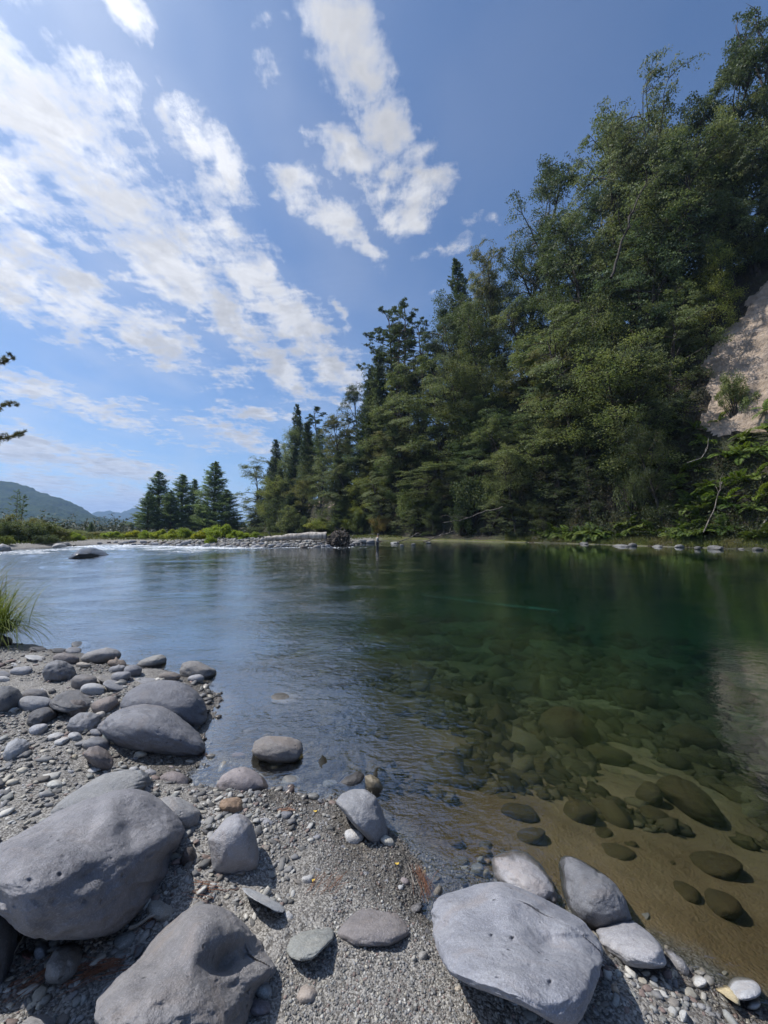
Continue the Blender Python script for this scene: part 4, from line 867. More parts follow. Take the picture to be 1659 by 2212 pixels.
# --- stones seen through the water
UWL = [([(522, 570), (545, 508), (610, 476), (690, 483), (770, 528), (822, 590), (835, 640), (800, 668), (720, 680), (640, 655), (565, 622)], 'large rounded brown boulder under water in the right half', 5, 'the large sunken boulder'),
       ([(1090, 880), (1125, 828), (1190, 812), (1280, 848), (1370, 918), (1432, 990), (1464, 1050), (1452, 1076), (1370, 1070), (1280, 1035), (1175, 955)], 'long slanting brown boulder under water near the right edge', 5, 'the long sunken boulder')]
for pts, lb, sb, sh in UWL: rock(8, pts, (.15, .12, .07), mat=ROCKUW, sub=sb, label=lb, short=sh, kind=B_, depth=.8, sink=.03)
for q in [(1075, 915, 66, 62, 35, 'round brown submerged stone left of the long sunken boulder'), (1100, 1018, 78, 42, 22, 'flat submerged stone below the round brown one'), (730, 1002, 90, 55, 18, 'dark brown submerged stone halfway between shore and the large sunken boulder'), (868, 722, 118, 46, 14, 'low submerged slab under the large sunken boulder'), (1022, 452, 98, 50, 12, 'submerged olive boulder above the large sunken boulder'), (1480, 420, 112, 45, 6, 'dark submerged boulder near the right edge in greener water'), (1300, 640, 142, 58, 18, 'long olive submerged slab right of the large sunken boulder'), (525, 640, 56, 36, 5, 'dark submerged stone left of the large sunken boulder'), (325, 808, 32, 26, 0, 'small dark submerged stone in the sandy shallows'), (255, 770, 24, 15, 0, 'tiny dark submerged stone in the sandy shallows'), (165, 160, 88, 28, 4, 'oval submerged boulder in the green middle distance'), (140, 430, 84, 36, 0, 'brown submerged boulder at the edge of the sky reflection'), (400, 330, 88, 24, 4, 'flat submerged boulder with a dark right end'), (455, 570, 44, 30, 10, 'small olive submerged stone left of the large sunken boulder'), (540, 778, 60, 42, 30, 'pale olive submerged stone over rippled sand'), (810, 325, 74, 28, 4, 'broad submerged boulder where the water turns green'), (1430, 1452, 112, 58, 24, 'brown submerged stone near the right edge of the shallows'), (1255, 1400, 88, 45, 30, 'submerged stone left of the brown one in the right shallows'), (1545, 985, 32, 18, 10, 'small submerged stone right of the long sunken boulder'), (885, 512, 52, 20, 12, 'small dark submerged stone above right of the large sunken boulder'), (1165, 512, 74, 24, 8, 'thin submerged slab in the olive zone at right'), (590, 290, 92, 20, 0, 'far dark submerged slab in green water'), (240, 230, 78, 20, 4, 'far olive submerged slab left of the others'), (130, 562, 78, 30, 4, 'brown submerged stone beside the rippled reflection'), (750, 772, 82, 26, 10, 'sand covered submerged slab below the large sunken boulder'), (480, 1120, 78, 44, -8, 'purple grey stone just under the surface near the shingle'), (1040, 1220, 50, 14, 5, 'thin dark submerged pebble bar in the right shallows'), (1170, 1250, 32, 18, 10, 'small brown submerged stone in the right shallows'), (1400, 1260, 140, 60, 15, 'pale rounded submerged boulder barely showing at right')]:
    rock(8, q[:5], (.17, .14, .085) if q[1] > 900 else (.13, .11, .06), mat=ROCKUW, label=q[5], sink=.02)
# --- stones standing in or beside the river further away
rock(0, [(143, 1208), (155, 1196), (172, 1186), (198, 1182), (222, 1188), (240, 1200), (241, 1206), (200, 1210), (160, 1212)], (.07, .07, .072), sub=5, seed=211, rough=1.6, kind=B_, mat=ROCKWET, label='big dark wet boulder standing in the sparkling riffle at left', short='the riffle boulder', depth=.7)
rock(0, [(-10, 1196), (-8, 1180), (5, 1174), (22, 1180), (27, 1192), (20, 1198)], (.30, .30, .31), label='pale boulder on the far left bank at the picture edge', depth=.7)
rock(0, (128, 1180, 16, 6, 0), (.33, .33, .33), label='pale flat boulder at the foot of the left bank scrub')
for q in [(720, 1171, 14, 6, 'grey rounded stone just right of the root wad'), (745, 1172, 9, 4, 'small grey stone right of the rounded one by the root wad'), (782, 1170, 12, 5, 'pale rounded stone between root wad and angler'), (801, 1171, 10, 4, 'white stone just left of the angler'), (768, 1173, 8, 3, 'small white stone at the waterline left of the angler'), (853, 1173, 10, 3, 'flat white stone right of the angler'), (868, 1178, 5, 2, 'tiny white stone in the water right of the angler'), (893, 1176, 5, 2, 'tiny white stone further right of the angler'), (926, 1172, 6, 2, 'white stone under the overhanging bush beyond the angler'),
          (1341, 1180, 20, 4, 'flat pale slab in the water under the fern bank'), (1366, 1178, 10, 5, 'grey block touching the flat pale slab under the ferns'), (1468, 1181, 11, 5, 'pale boulder at the foot of the mossy bank'), (1507, 1184, 8, 4, 'small grey boulder on the mossy waterline'), (1545, 1184, 18, 6, 'largest grey boulder on the mossy waterline at right'), (1600, 1187, 9, 3, 'low grey stone near the right end of the waterline'), (1636, 1187, 12, 5, 'grey stone at the right picture edge on the far waterline'), (1262, 1174, 10, 3, 'small pale stone at the start of the mossy bank'), (1420, 1181, 12, 4, 'low dark stone between the pale slab and the pale boulder')]:
    rock(0, (q[0], q[1], q[2], q[3], 0), random.choice([(.13, .13, .13), (.18, .18, .18), (.10, .10, .095)]) if q[0] > 1000 else (.24, .24, .235), sub=4, rough=2.0, p=8, label=q[4], depth=.8)  # stones on the right get darker colours that stand in for bank shade
# ---- scattered cobbles, each a thing of its own
def auto_color(rs):
    return rs.choice([G1, G1, G2, G3, G3, PALE, PALE, DARK, PINK, BRN, GRN, YEL, WHITE])
def cname(c): return {G1: 'grey', G2: 'slate grey', G3: 'light grey', PALE: 'pale', DARK: 'blackish', PINK: 'pinkish', BRN: 'brown', GRN: 'green-grey', YEL: 'yellowish', WHITE: 'white'}.get(c, 'grey')
rs = random.Random(5); taken = [(r['uv'][0], r['uv'][1], r['w']/2, r['h']/2) for r in ROCKS]
def free(u, v, w, h):
    return all(((u-a)/(c+w))**2+((v-b)/(d+h))**2 > .82 for a, b, c, d in taken)
cnt = 0; tries = 0
while cnt < 105 and tries < 6000:
    tries += 1
    a = rs.uniform(-44, 42); r0 = math.exp(rs.uniform(math.log(1.25), math.log(5.6)))
    x = r0*math.sin(R(a)); y = r0*math.cos(R(a)); dn0 = float(sdf(np.array([x]), np.array([y]), NEAR)[0])
    if dn0 < .03 or y < 1.05: continue
    u, v = proj(np.array([x, y, .15]));
    if not (0 < u < 1659 and v < 2210): continue
    size = min(.075, max(.011, rs.lognormvariate(-4.0, .45)))*(1.0 if y < 2.4 else 1.5)
    w = size/r0*F*.9; h = w*rs.uniform(.45, .75)
    if not free(u, v, w, h): continue
    taken.append((u, v, w, h)); c = auto_color(rs)
    rock(0, (u, v, w, h, rs.uniform(-35, 35)), c, sub=3 if w < 22 else 4, group='loose cobbles on the near beach', kind='cobble', seed=cnt*3+500, rough=1.2)
    cnt += 1
cnt = 0; tries = 0
while cnt < 85 and tries < 6000:
    tries += 1
    a = rs.uniform(-12, 44); r0 = math.exp(rs.uniform(math.log(2.0), math.log(13)))
    x = r0*math.sin(R(a)); y = r0*math.cos(R(a)); dn0 = float(sdf(np.array([x]), np.array([y]), NEAR)[0])
    if dn0 > -.18: continue
    u, v = proj(np.array([x, y, -.15-.1*abs(dn0)]));
    if not (560 < u < 1700 and v < 2210): continue
    size = rs.uniform(.05, .17)*(1 if r0 < 3 else 1.5 if r0 < 6 else 2.0)
    w = size/r0*F*.8; h = w*rs.uniform(.22, .42)*(1.25 if r0 < 3 else 1)
    if not free(u, v, w*.8, h*.8): continue
    taken.append((u, v, w, h))
    rock(0, (u, v, w, h, rs.uniform(-12, 22)), rs.choice([(.13, .11, .06), (.10, .09, .05), (.17, .14, .08), (.20, .17, .10)]), mat=ROCKUW, sub=3 if w < 30 else 4, group='sunken stones on the river bed', kind='submerged_stone', seed=cnt*5+900, sink=.02)
    cnt += 1
# stones of the gravel bar
cnt = 0; tries = 0
while cnt < 62 and tries < 5000:
    tries += 1
    u = rs.uniform(215, 770); t_ = (u-215)/555
    v = 1176+7*min(t_*1.6, 1)-rs.uniform(0, 9)
    w = rs.uniform(3.5, 10); h = w*rs.uniform(.3, .5)
    if not free(u, v, w, h): continue
    if u > 560 and u < 715 and v < 1172: continue
    taken.append((u, v, w, h)); rock(0, (u, v, w, h, rs.uniform(-10, 10)), rs.choice([G1, G3, PALE, (.33, .31, .29), BRN]), sub=2, group='stones of the far gravel bar', kind='cobble', seed=cnt*7+1500, depth=.8)
    cnt += 1
# ---- labels for everything that has none: what it is, and what it lies beside
def sizeword(r): s = r['size']; return 'tiny' if s < .022 else 'small' if s < .04 else 'medium' if s < .08 else 'large' if s < .3 else 'broad'
anch = [r for r in ROCKS if r['short']]
seen = {}
def rel(r, a):
    du = r['uv'][0]-a['uv'][0]; dv = r['uv'][1]-a['uv'][1]
    if abs(du) > abs(dv)*1.2: return 'right of' if du > 0 else 'left of'
    return 'in front of' if dv > 0 else 'behind'
for r in ROCKS:
    o = r['o']; 
    if not r['label']:
        cs = sorted(anch, key=lambda a: np.hypot(*(a['uv']-r['uv']))-a['w']*.4)
        shp = 'rounded' if r['h'] > r['w']*.62 else 'oval' if r['h'] > r['w']*.42 else 'flat'
        if r['kind'] == 'submerged_stone':
            base = f"{sizeword(r)} {shp} olive stone under water"
        elif r['group'].startswith('stones of'):
            base = f"{cname(r['col'])} {shp} gravel bar stone"
        else: base = f"{sizeword(r)} {cname(r['col'])} {shp} {'pebble' if r['size'] < .045 else 'cobble'}"
        cand = [f"{base} {rel(r, cs[0])} {cs[0]['short']}"] + [f"{base} {rel(r, cs[0])} {cs[0]['short']}, {('lower','upper','inner','outer','near','far')[k-1]} one" for k in range(1, 7)] + [f"{cname(r['col']) if r['kind'] != 'submerged_stone' else 'sunken olive'} stone between {cs[0]['short']} and {cs[k]['short']}" for k in range(1, 6)] + [f"{base} far beyond {cs[k]['short']}" for k in range(5)] + [f"{base} beyond {cs[k]['short']}, {w}" for k in range(3) for w in ('half hidden', 'dull', 'well rounded', 'wider than high')]
        if r['group'].startswith('stones of'):
            u = r['uv'][0]; zone = 'left of the bright broom bushes' if u < 330 else 'below the yellow bushes' if u < 500 else 'by the butt of the driftwood log' if u < 600 else 'under the driftwood log' if u < 700 else 'at the root wad'
            ww = ['thin', 'smooth', 'squat', 'worn', 'low', 'blunt', 'narrow']
            cand = [f"{base} {zone}"] + [f"{'larger' if r['w'] > 13 else 'smaller'} {base} {zone}"] + [f"{w} {shp} {cname(r['col'])} stone {zone}" for w in ('low', 'squat', 'thin', 'blunt')] + [f"{shp} {cname(r['col'])} stone {zone}, {'close to the water' if r['uv'][1] > 1176 else 'higher up the bar'}"]
        lab = next((c for c in cand if c not in seen), cand[-1])
        r['label'] = lab
    seen[r['label']] = 1
    tag(o, r['label'], 'boulder' if r['kind'] == 'boulder' else ('pebble' if r['size'] < .045 else 'stone'), r['group'] or ('boulders and stones' if r['uv'][1] < 1250 else 'stones on the beach' if r['wet'] is not ROCKUW else 'sunken stones on the river bed'))
    if r['wet'] is ROCKUW and r['kind'] == 'stone': o.name = 'submerged_stone'
# ---- gravel: far too many to count
def pebble_field(name, n, amin, amax, r0, r1, accept, smin, smax, icon, cols, mat_, seed, pw=.45, flat=.55):
    rg = np.random.RandomState(seed); a = np.radians(rg.uniform(amin, amax, n*3)); r = np.exp(rg.uniform(np.log(r0), np.log(r1), n*3))
    x = r*np.sin(a); y = r*np.cos(a); ok = accept(x, y); x, y, r = x[ok][:n], y[ok][:n], r[ok][:n]; n = len(x)
    z = terrain(x, y); s = np.exp(rg.normal(0, pw, n)); s = np.clip(smin*s, smin*.5, smax)*np.power(np.maximum(r, 1.2)/1.4, .75)
    Vi, Fi = ico(icon); ax = s[:, None]*np.stack([rg.uniform(.7, 1.35, n), rg.uniform(.55, 1.0, n), rg.uniform(flat*.6, flat*1.3, n)], 1)
    th = rg.uniform(0, 6.28, n); tl = rg.normal(0, .25, n); ct, st = np.cos(th), np.sin(th); c2, s2 = np.cos(tl), np.sin(tl)
    Vn = Vi*(1+.16*rg.normal(size=(len(Vi), 1)))
    P = Vn[None]*ax[:, None, :]*(1+.10*rg.normal(size=(n, len(Vi), 1)))
    X1 = P[..., 0]*c2[:, None]-P[..., 2]*s2[:, None]; Z1 = P[..., 0]*s2[:, None]+P[..., 2]*c2[:, None]
    X2 = X1*ct[:, None]-P[..., 1]*st[:, None]; Y2 = X1*st[:, None]+P[..., 1]*ct[:, None]
    P = np.stack([X2+x[:, None], Y2+y[:, None], Z1+(z+ax[:, 2]*.35)[:, None]], -1).reshape(-1, 3)
    Fc = (Fi[None]+(np.arange(n)*len(Vi))[:, None, None]).reshape(-1, 3)
    cc = np.array(cols)[rg.randint(0, len(cols), n)]*rg.uniform(.7, 1.25, (n, 1)); cc = np.repeat(cc, len(Vi), 0)
    o = mk(name, P, Fc, mat_, attrs={'peb': cc}); tag(o, kind='stuff'); return o
m, nt = M('loose_gravel'); g = N(nt); p = g.n('NewGeometry').outputs['Position']
zz = g.n('SeparateXYZ', ins={0: p}).outputs['Z']; wet = g.ramp(g.math('ADD', zz, g.math('MULTIPLY', g.math('SUBTRACT', g.noise(p, 9, 3, .6), .5), .05)), .02, .06, 1, 0)
cc = g.mix(g.ramp(g.noise(p, 260, 2, .6), .3, .7, 0, .5), g.attr('peb', 'Color'), g.mix(1, g.attr('peb', 'Color'), (.6, .6, .6), 'MULTIPLY'))
cc = g.mix(g.math('MULTIPLY', wet, .8), cc, g.mix(1, cc, (.45, .42, .38), 'MULTIPLY'))
g.out(g.n('BsdfPrincipled', ins={'Base Color': cc, 'Roughness': g.math('SUBTRACT', .75, g.math('MULTIPLY', wet, .4)), 'Specular IOR Level': g.math('MULTIPLY', g.ramp(zz, -.02, .0), .4)}).outputs[0]); GRAVEL = m
PC = [(.17, .17, .175), (.22, .22, .225), (.13, .13, .13), (.26, .26, .26), (.19, .175, .16), (.33, .33, .32), (.24, .245, .235), (.38, .36, .31), (.10, .10, .10), (.22, .17, .155), (.45, .44, .41)]
land = lambda x, y: sdf(x, y, NEAR) > -.05
pebble_field('gravel', 5200, -47, 47, 1.0, 7, lambda x, y: land(x, y) & (fbm(np.stack([x, y, x*0], 1), 1.3, 3, 77) > -.15), .0062, .018, 2, PC, GRAVEL, 1)
pebble_field('fine_gravel', 36000, -47, 47, .95, 7, lambda x, y: land(x, y) & (fbm(np.stack([x, y, x*0], 1), 1.7, 3, 79) > -.12), .0026, .0070, 1, PC, GRAVEL, 2)
UC = [(.085, .068, .036), (.10, .083, .046), (.05, .044, .024), (.13, .11, .065), (.08, .07, .04)]
pebble_field('riverbed_gravel', 4800, -20, 47, 1.3, 16, lambda x, y: (sdf(x, y, NEAR) < -.2) & (y > 2.3) & (fbm(np.stack([x, y, x*0], 1), .9, 3, 78) > -.2), .020, .11, 2, UC, GRAVEL, 3, .5, .5)
pebble_field('bar_gravel', 5000, -40, 6, 33, 46, lambda x, y: (sdf(x, y, FAR) > -.3) & (sdf(x, y, FAR) < 7), .0085, .025, 1, PC[1:8], GRAVEL, 4, .5, .55)
# ================================================================= vegetation
def leafquads(C, Nr, s, rg, ratio=.55, tint=None, up=None):
    C = np.asarray(C); n = len(C); Nr = Nr/(np.linalg.norm(Nr, axis=1)[:, None]+1e-9)
    a = rg.normal(size=(n, 3)) if up is None else up+rg.normal(0, .25, (n, 3)); a -= Nr*(a*Nr).sum(1)[:, None]; a /= np.linalg.norm(a, axis=1)[:, None]+1e-9
    b = np.cross(Nr, a); s = np.broadcast_to(s, (n,))[:, None]
    V = np.stack([C-a*s*.5, C+b*s*ratio*.5-Nr*s*.06, C+a*s*.5, C-b*s*ratio*.5-Nr*s*.06], 1).reshape(-1, 3)
    Fq = np.arange(n*4).reshape(-1, 4); t = np.repeat(rg.uniform(0, 1, n) if tint is None else tint, 4)
    return V, Fq, t
def path(p0, d0, L, n, rg, wob=.25, grav=0.0):
    d = np.array(d0, float); d /= np.linalg.norm(d); P = [np.array(p0, float)]
    for i in range(n):
        d = d+rg.normal(0, wob/n**.5, 3)+np.array([0, 0, grav/n]); d /= np.linalg.norm(d); P.append(P[-1]+d*L/n)
    return np.array(P), d
def at_path(P, f):
    x = f*(len(P)-1); i = int(min(x, len(P)-2)); return P[i]+(P[i+1]-P[i])*(x-i)
def tree_from(name, trunk, branches, LV, leafmat, bark, leafname='crown'):
    root = empty(name, link=True)
    trunk.build('trunk', bark, root)
    if branches is not None and branches.n: branches.build('branches', bark, root)
    V, Fq, t = LV; mk(leafname, V, Fq, leafmat, root, smooth=False, attrs={'tint': t}); return root
def proto_beech(seed, H=15.0, Rr=4.6, nb=24, layered=True, lo=.12, leaf=.155, dens=1.0, mat=None, nm='beech_tree', bark=None, sparse=0):
    rg = np.random.RandomState(seed); T = MB(); B = MB(); cs, ns, rr = [], [], []
    P, _ = path((0, 0, -1.0), (rg.normal(0, .1), rg.normal(0, .1), 1), H*.95+1, 12, rg, .28, .25)
    T.tube(P, np.linspace(.30, .04, 13)*H/15*1.1, 8)
    for i in range(nb):
        f = lo+(1-lo)*(i+.5)/nb; f = min(.97, f+rg.uniform(-.02, .02)); az = i*2.4+rg.uniform(-.5, .5)
        prof = (np.sin(np.pi*min(1, (1-f)*.80+.16))**.8)*(1.0 if f > lo+.08 else .75)
        Lb = Rr*prof*rg.uniform(.72, 1.25); el = rg.uniform(.15, .75)+.4*f
        p0 = at_path(P, f); Q, d = path(p0, (math.cos(az)*math.cos(el), math.sin(az)*math.cos(el), math.sin(el)), Lb, 7, rg, .55, -.35 if layered else .2)
        B.tube(Q, np.linspace(.11*(1.15-f)+.03, .015, 8)*H/15, 5)
        for k in range(int(rg.randint(5, 8))):
            g2 = rg.uniform(.3, 1.0); q0 = at_path(Q, g2); a2 = az+rg.choice([-1, 1])*rg.uniform(.3, 1.3); L2 = Lb*rg.uniform(.22, .5)
            Q2, d2 = path(q0, (math.cos(a2), math.sin(a2), rg.uniform(-.05, .45)), L2, 4, rg, .6, -.25)
            B.tube(Q2, np.linspace(.035, .008, 5), 4)
            if rg.uniform() < sparse: continue
            for g3 in (.45, .75, 1.0):
                c = at_path(Q2, g3); cs.append(c+rg.normal(0, .12, 3)); out = np.array([c[0], c[1], 0]); out /= np.linalg.norm(out)+1e-6
                ns.append(np.array([0, 0, 1.0])+out*rg.uniform(0, .6)+rg.normal(0, .22, 3)); rr.append(rg.uniform(.55, 1.05)*(.8 if f > .85 else 1))
    cs, ns, rr = np.array(cs), np.array(ns), np.array(rr); ns /= np.linalg.norm(ns, axis=1)[:, None]
    n = int(52*dens); m_ = len(cs); C = np.repeat(cs, n, 0); Nn_ = np.repeat(ns, n, 0); R_ = np.repeat(rr, n)
    th = rg.uniform(0, 6.28, m_*n); rad = np.sqrt(rg.uniform(0, 1, m_*n))*R_
    a = np.cross(Nn_, [0.3, .9, .1]); a /= np.linalg.norm(a, axis=1)[:, None]; b = np.cross(Nn_, a)
    thick = .10 if layered else .38
    C = C+a*(np.cos(th)*rad)[:, None]+b*(np.sin(th)*rad*.75)[:, None]+Nn_*(rg.normal(0, thick, m_*n)*R_)[:, None]-np.array([0, 0, 1.0])*(rad**2*.16)[:, None]
    ln = Nn_+rg.normal(0, .5 if layered else .9, (m_*n, 3))
    ct = np.repeat(np.clip(rg.normal(.45, .22, m_), 0, 1), n)
    LV = leafquads(C, ln, leaf*rg.uniform(.7, 1.35, m_*n), rg, .62, np.clip(ct+rg.normal(0, .15, m_*n), 0, 1))
    r = tree_from(nm, T, B, LV, mat or LEAF_BEECH, bark or BARK); return r, H, Rr*2
def proto_conifer(seed, H=20.0, Rr=4.2, dens=1.0, lo=.08, droop=-.3, ragged=.25, nm='pine_tree'):
    rg = np.random.RandomState(seed); T = MB(); B = MB(); C, D = [], []
    P = np.array([[rg.normal(0, .05), rg.normal(0, .05), z] for z in np.linspace(-1, H, 12)]); T.tube(P, np.linspace(.32, .03, 12), 8)
    nw = 26
    for i in range(nw):
        f = lo+(1-lo)*((i+.3)/nw)**.95; z = f*H; nbr = rg.randint(5, 8); a0 = rg.uniform(0, 6.28)
        for k in range(nbr):
            az = a0+k*6.28/nbr+rg.normal(0, .2); L = Rr*(1-f)**.72*rg.uniform(1-ragged*1.6, 1+ragged)+.3
            Q, d = path((0, 0, z+rg.normal(0, .15)), (math.cos(az), math.sin(az), .30+.5*f), L, 5, rg, .25, droop+.45)
            B.tube(Q, np.linspace(.05, .01, 6), 4)
            ns = max(3, int(L/.30))
            for s_ in range(ns):
                g2 = (s_+.6)/ns
                if g2 < .22: continue
                q = at_path(Q, g2); w = .72*(1-g2*.5)*min(1, L/2)
                m_ = int(15*dens)
                off = rg.normal(0, 1, (m_, 3))*np.array([w*.55, w*.55, .13]); C.append(q+off); dd = off*np.array([1, 1, .4])+np.array([math.cos(az), math.sin(az), .45])*.5; D.append(dd)
    for _ in range(60): C.append(np.array([[0, 0, H*rg.uniform(.93, 1.01)]])+rg.normal(0, .12, (1, 3))); D.append(rg.normal(0, .4, (1, 3))+[0, 0, 1])
    C = np.concatenate(C); D = np.concatenate(D); n = len(C); nr = rg.normal(0, .6, (n, 3))+[0, 0, .8]
    t = np.clip(.5+vnoise(C, .6, seed)*.35+rg.normal(0, .18, n), 0, 1)
    V, Fq, t = leafquads(C, nr, (.42)*rg.uniform(.7, 1.3, n), rg, .30, t, up=D/(np.linalg.norm(D, axis=1)[:, None]+1e-6))
    r = tree_from(nm, T, B, (V, Fq, t), LEAF_PINE, BARKPINE); return r, H, Rr*2
def proto_tallpine(seed, H=26.0, Rr=3.2, start=.5, nm='tall_pine'):
    rg = np.random.RandomState(seed); T = MB(); B = MB(); C, D = [], []
    P, _ = path((0, 0, -1), (0, 0, 1), H+1, 12, rg, .06, .1); T.tube(P, np.linspace(.30, .05, 13), 8)
    for i in range(30):
        f = start+(1-start)*(i+.5)/30; az = i*2.4+rg.normal(0, .4); L = Rr*(.35+.75*np.sin(np.pi*min(1, (f-start)/(1-start)*.75+.2)))*rg.uniform(.6, 1.2)
        Q, d = path(at_path(P, f), (math.cos(az), math.sin(az), rg.uniform(.0, .7)), L, 6, rg, .5, .4); B.tube(Q, np.linspace(.07, .015, 7), 5)
        for k in range(9):
            g2 = rg.uniform(.4, 1.0); q = at_path(Q, g2)+rg.normal(0, .22, 3); m_ = 26
            o_ = rg.normal(0, 1, (m_, 3)); o_ /= np.linalg.norm(o_, axis=1)[:, None]; o_[:, 2] = np.abs(o_[:, 2])*.8-.1
            C.append(q+o_*.30*rg.uniform(.6, 1, (m_, 1))); D.append(o_)
    for i in range(10):
        f = rg.uniform(.2, start); az = rg.uniform(0, 6.28); Q, d = path(at_path(P, f), (math.cos(az), math.sin(az), .1), rg.uniform(.5, 1.8), 4, rg, .4, -.2); B.tube(Q, np.linspace(.04, .01, 5), 4)
    C = np.concatenate(C); D = np.concatenate(D); n = len(C); nr = rg.normal(0, .7, (n, 3))+[0, 0, .5]
    V, Fq, t = leafquads(C, nr, .36*rg.uniform(.7, 1.3, n), rg, .28, np.clip(.5+vnoise(C, .8, seed)*.35+rg.normal(0, .15, n), 0, 1), up=D)
    r = tree_from(nm, T, B, (V, Fq, t), LEAF_PINE, BARKPINE); return r, H, Rr*2
def proto_bush(seed, H=3.0, Rr=1.9, n=9000, mat=None, nm='shrub', leaf=.10, spiky=0.0, lobes=9):
    rg = np.random.RandomState(seed); T = MB()
    cs = []; 
    for i in range(lobes*3):
        az = rg.uniform(0, 6.28); el = rg.uniform(.35, 1.5); L = rg.uniform(.6, 1.0); d = np.array([math.cos(az)*math.cos(el)*Rr, math.sin(az)*math.cos(el)*Rr, math.sin(el)*H])*L
        Q, _ = path((0, 0, -.3), d, np.linalg.norm(d), 5, rg, .3, .1); T.tube(Q, np.linspace(.05, .01, 6), 4); cs.append(Q[-1]); cs.append(Q[-2])
    cs = np.array(cs); k = rg.randint(0, len(cs), n); rad = rg.uniform(.25, .62, len(cs))*Rr/1.9
    off = rg.normal(0, 1, (n, 3)); off /= np.linalg.norm(off, axis=1)[:, None]; off *= (rg.uniform(0, 1, n)**.45)[:, None]
    C = cs[k]+off*rad[k][:, None]*np.array([1, 1, .8]); C[:, 2] = np.maximum(C[:, 2], .03)
    nr = off*.7+rg.normal(0, .6, (n, 3))+[0, 0, .4]
    t = np.clip(.5+vnoise(C, 1.2, seed)*.35+rg.normal(0, .18, n), 0, 1)
    up = None if not spiky else (np.array([0, 0, 1.0])+off*.4)*np.ones((n, 1))
    V, Fq, t = leafquads(C, nr, leaf*(1+spiky)*rg.uniform(.7, 1.4, n), rg, .6 if not spiky else .2, t, up=up)
    root = empty(nm); T.build('stems', BARK, root); mk('foliage', V, Fq, mat or LEAF_BUSH, root, smooth=False, attrs={'tint': t}); return root, H, Rr*2
def proto_fern(seed, L=1.5, nf=11):
    rg = np.random.RandomState(seed); root = empty('fern'); T = MB(); C, Nn_, U, S = [], [], [], []
    for i in range(nf):
        az = i*6.28/nf+rg.normal(0, .25); el = rg.uniform(.5, 1.2); Lf = L*rg.uniform(.7, 1.15)
        Q, _ = path((0, 0, 0), (math.cos(az)*math.cos(el), math.sin(az)*math.cos(el), math.sin(el)), Lf, 8, rg, .12, -1.7); T.tube(Q, np.linspace(.012, .003, 9), 4)
        sd_ = np.array([-math.sin(az), math.cos(az), 0])
        for k in range(18):
            f = .12+.86*k/18; q = at_path(Q, f); tg = at_path(Q, min(1, f+.08))-at_path(Q, f-.08); tg /= np.linalg.norm(tg); w = .34*Lf/1.5*np.sin(np.pi*(f*.82+.14))**.8
            for s in (-1, 1):
                u = sd_*s*.95+tg*.35; C.append(q+u*w*.5); Nn_.append(np.cross(tg, sd_)+rg.normal(0, .12, 3)); U.append(u*3); S.append(w)
    C, Nn_, U, S = map(np.array, (C, Nn_, U, S)); n = len(C)
    V, Fq, t = leafquads(C, Nn_, S, rg, .34, None, up=U)
    T.build('stalks', LEAF_FERN, root, attr=None); mk('fronds', V, Fq, LEAF_FERN, root, smooth=False, attrs={'tint': t}); return root
PR = {}
PR['beech'] = [proto_beech(101+i, nb=[24, 26, 22, 28][i]) for i in range(4)]
PR['leafy'] = [proto_beech(201+i, 12.0, 4.2, 20, False, .10, .14, 1.0, LEAF_BUSH, 'broadleaf_tree') for i in range(2)]
PR['sparse'] = [proto_beech(301, 13.0, 4.4, 20, True, .35, .11, .45, LEAF_BEECH, 'sparse_tree', BARKPALE, .35)]
PR['pine'] = [proto_conifer(401+i, ragged=[.2, .35, .3][i], Rr=[4.2, 4.8, 3.8][i]) for i in range(3)]
PR['tall'] = [proto_tallpine(501), proto_tallpine(502, start=.35, Rr=3.8)]
PR['bush'] = [proto_bush(601+i, H=[3, 3.6][i]) for i in range(2)]
PR['broom'] = [proto_bush(701+i, 2.2, 1.7, 8000, LEAF_YEL, 'broom_bush', .16, .5) for i in range(2)]
used = set(); TREES = []; FAMILY = {'beech': 'beech tree', 'leafy': 'tree', 'sparse': 'tree', 'pine': 'pine tree', 'tall': 'pine tree', 'bush': 'shrub', 'broom': 'shrub'}
def put(kind, loc, h, w, tint=(1, 1, 1), label=None, group=None, rz=None, tilt=(0, 0), idx=None, uv=None):
    lst = PR[kind]; k = idx if idx is not None else random.randrange(len(lst)); root, H, Wd = lst[k]
    if (kind, k) in used: o = copy_tree(root)
    else: o = root; used.add((kind, k))
    s = h/H; ws = w/Wd; o.location = loc; o.scale = (ws, ws, s); o.rotation_euler = (tilt[0], tilt[1], rz if rz is not None else random.uniform(0, 6.28))
    for ch in o.children: ch.color = (*tint, 1)
    TREES.append(dict(o=o, kind=kind, label=label, group=group, uv=np.array(uv if uv is not None else (0, 0)), h=h, tint=tint, w=w)); return o
def on_bank(kind, u, vtop, wpx, t, label=None, tint=(1, 1, 1), **k):
    P, si = on_hill(u, t); Yv = P[1]; top = at_depth(u, vtop, Yv)[2]; h = max(1.2, top-P[2]+.3); w = wpx/F*Yv
    w = max(w, h*((.40 if t > 15 else .52) if kind in ('beech', 'leafy', 'bush') else .36))
    n = np.array([np.interp(si, np.arange(len(BN)), BN[:, 0]), np.interp(si, np.arange(len(BN)), BN[:, 1])])
    return put(kind, (P[0], P[1], P[2]-.3), h, w, tint, label, 'trees and shrubs of the wooded bank', tilt=(random.gauss(0, .05)+n[1]*.06, random.gauss(0, .05)-n[0]*.06), uv=(u, (vtop*2+proj(P)[1])/3), **k)
OL = (1.18, 1.2, 1.12); DK = (.62, .70, .70); YG = (1.4, 1.35, .85); BR = (1.12, .98, .85); GR = (1, 1, 1); BL = (.8, .95, 1.0)
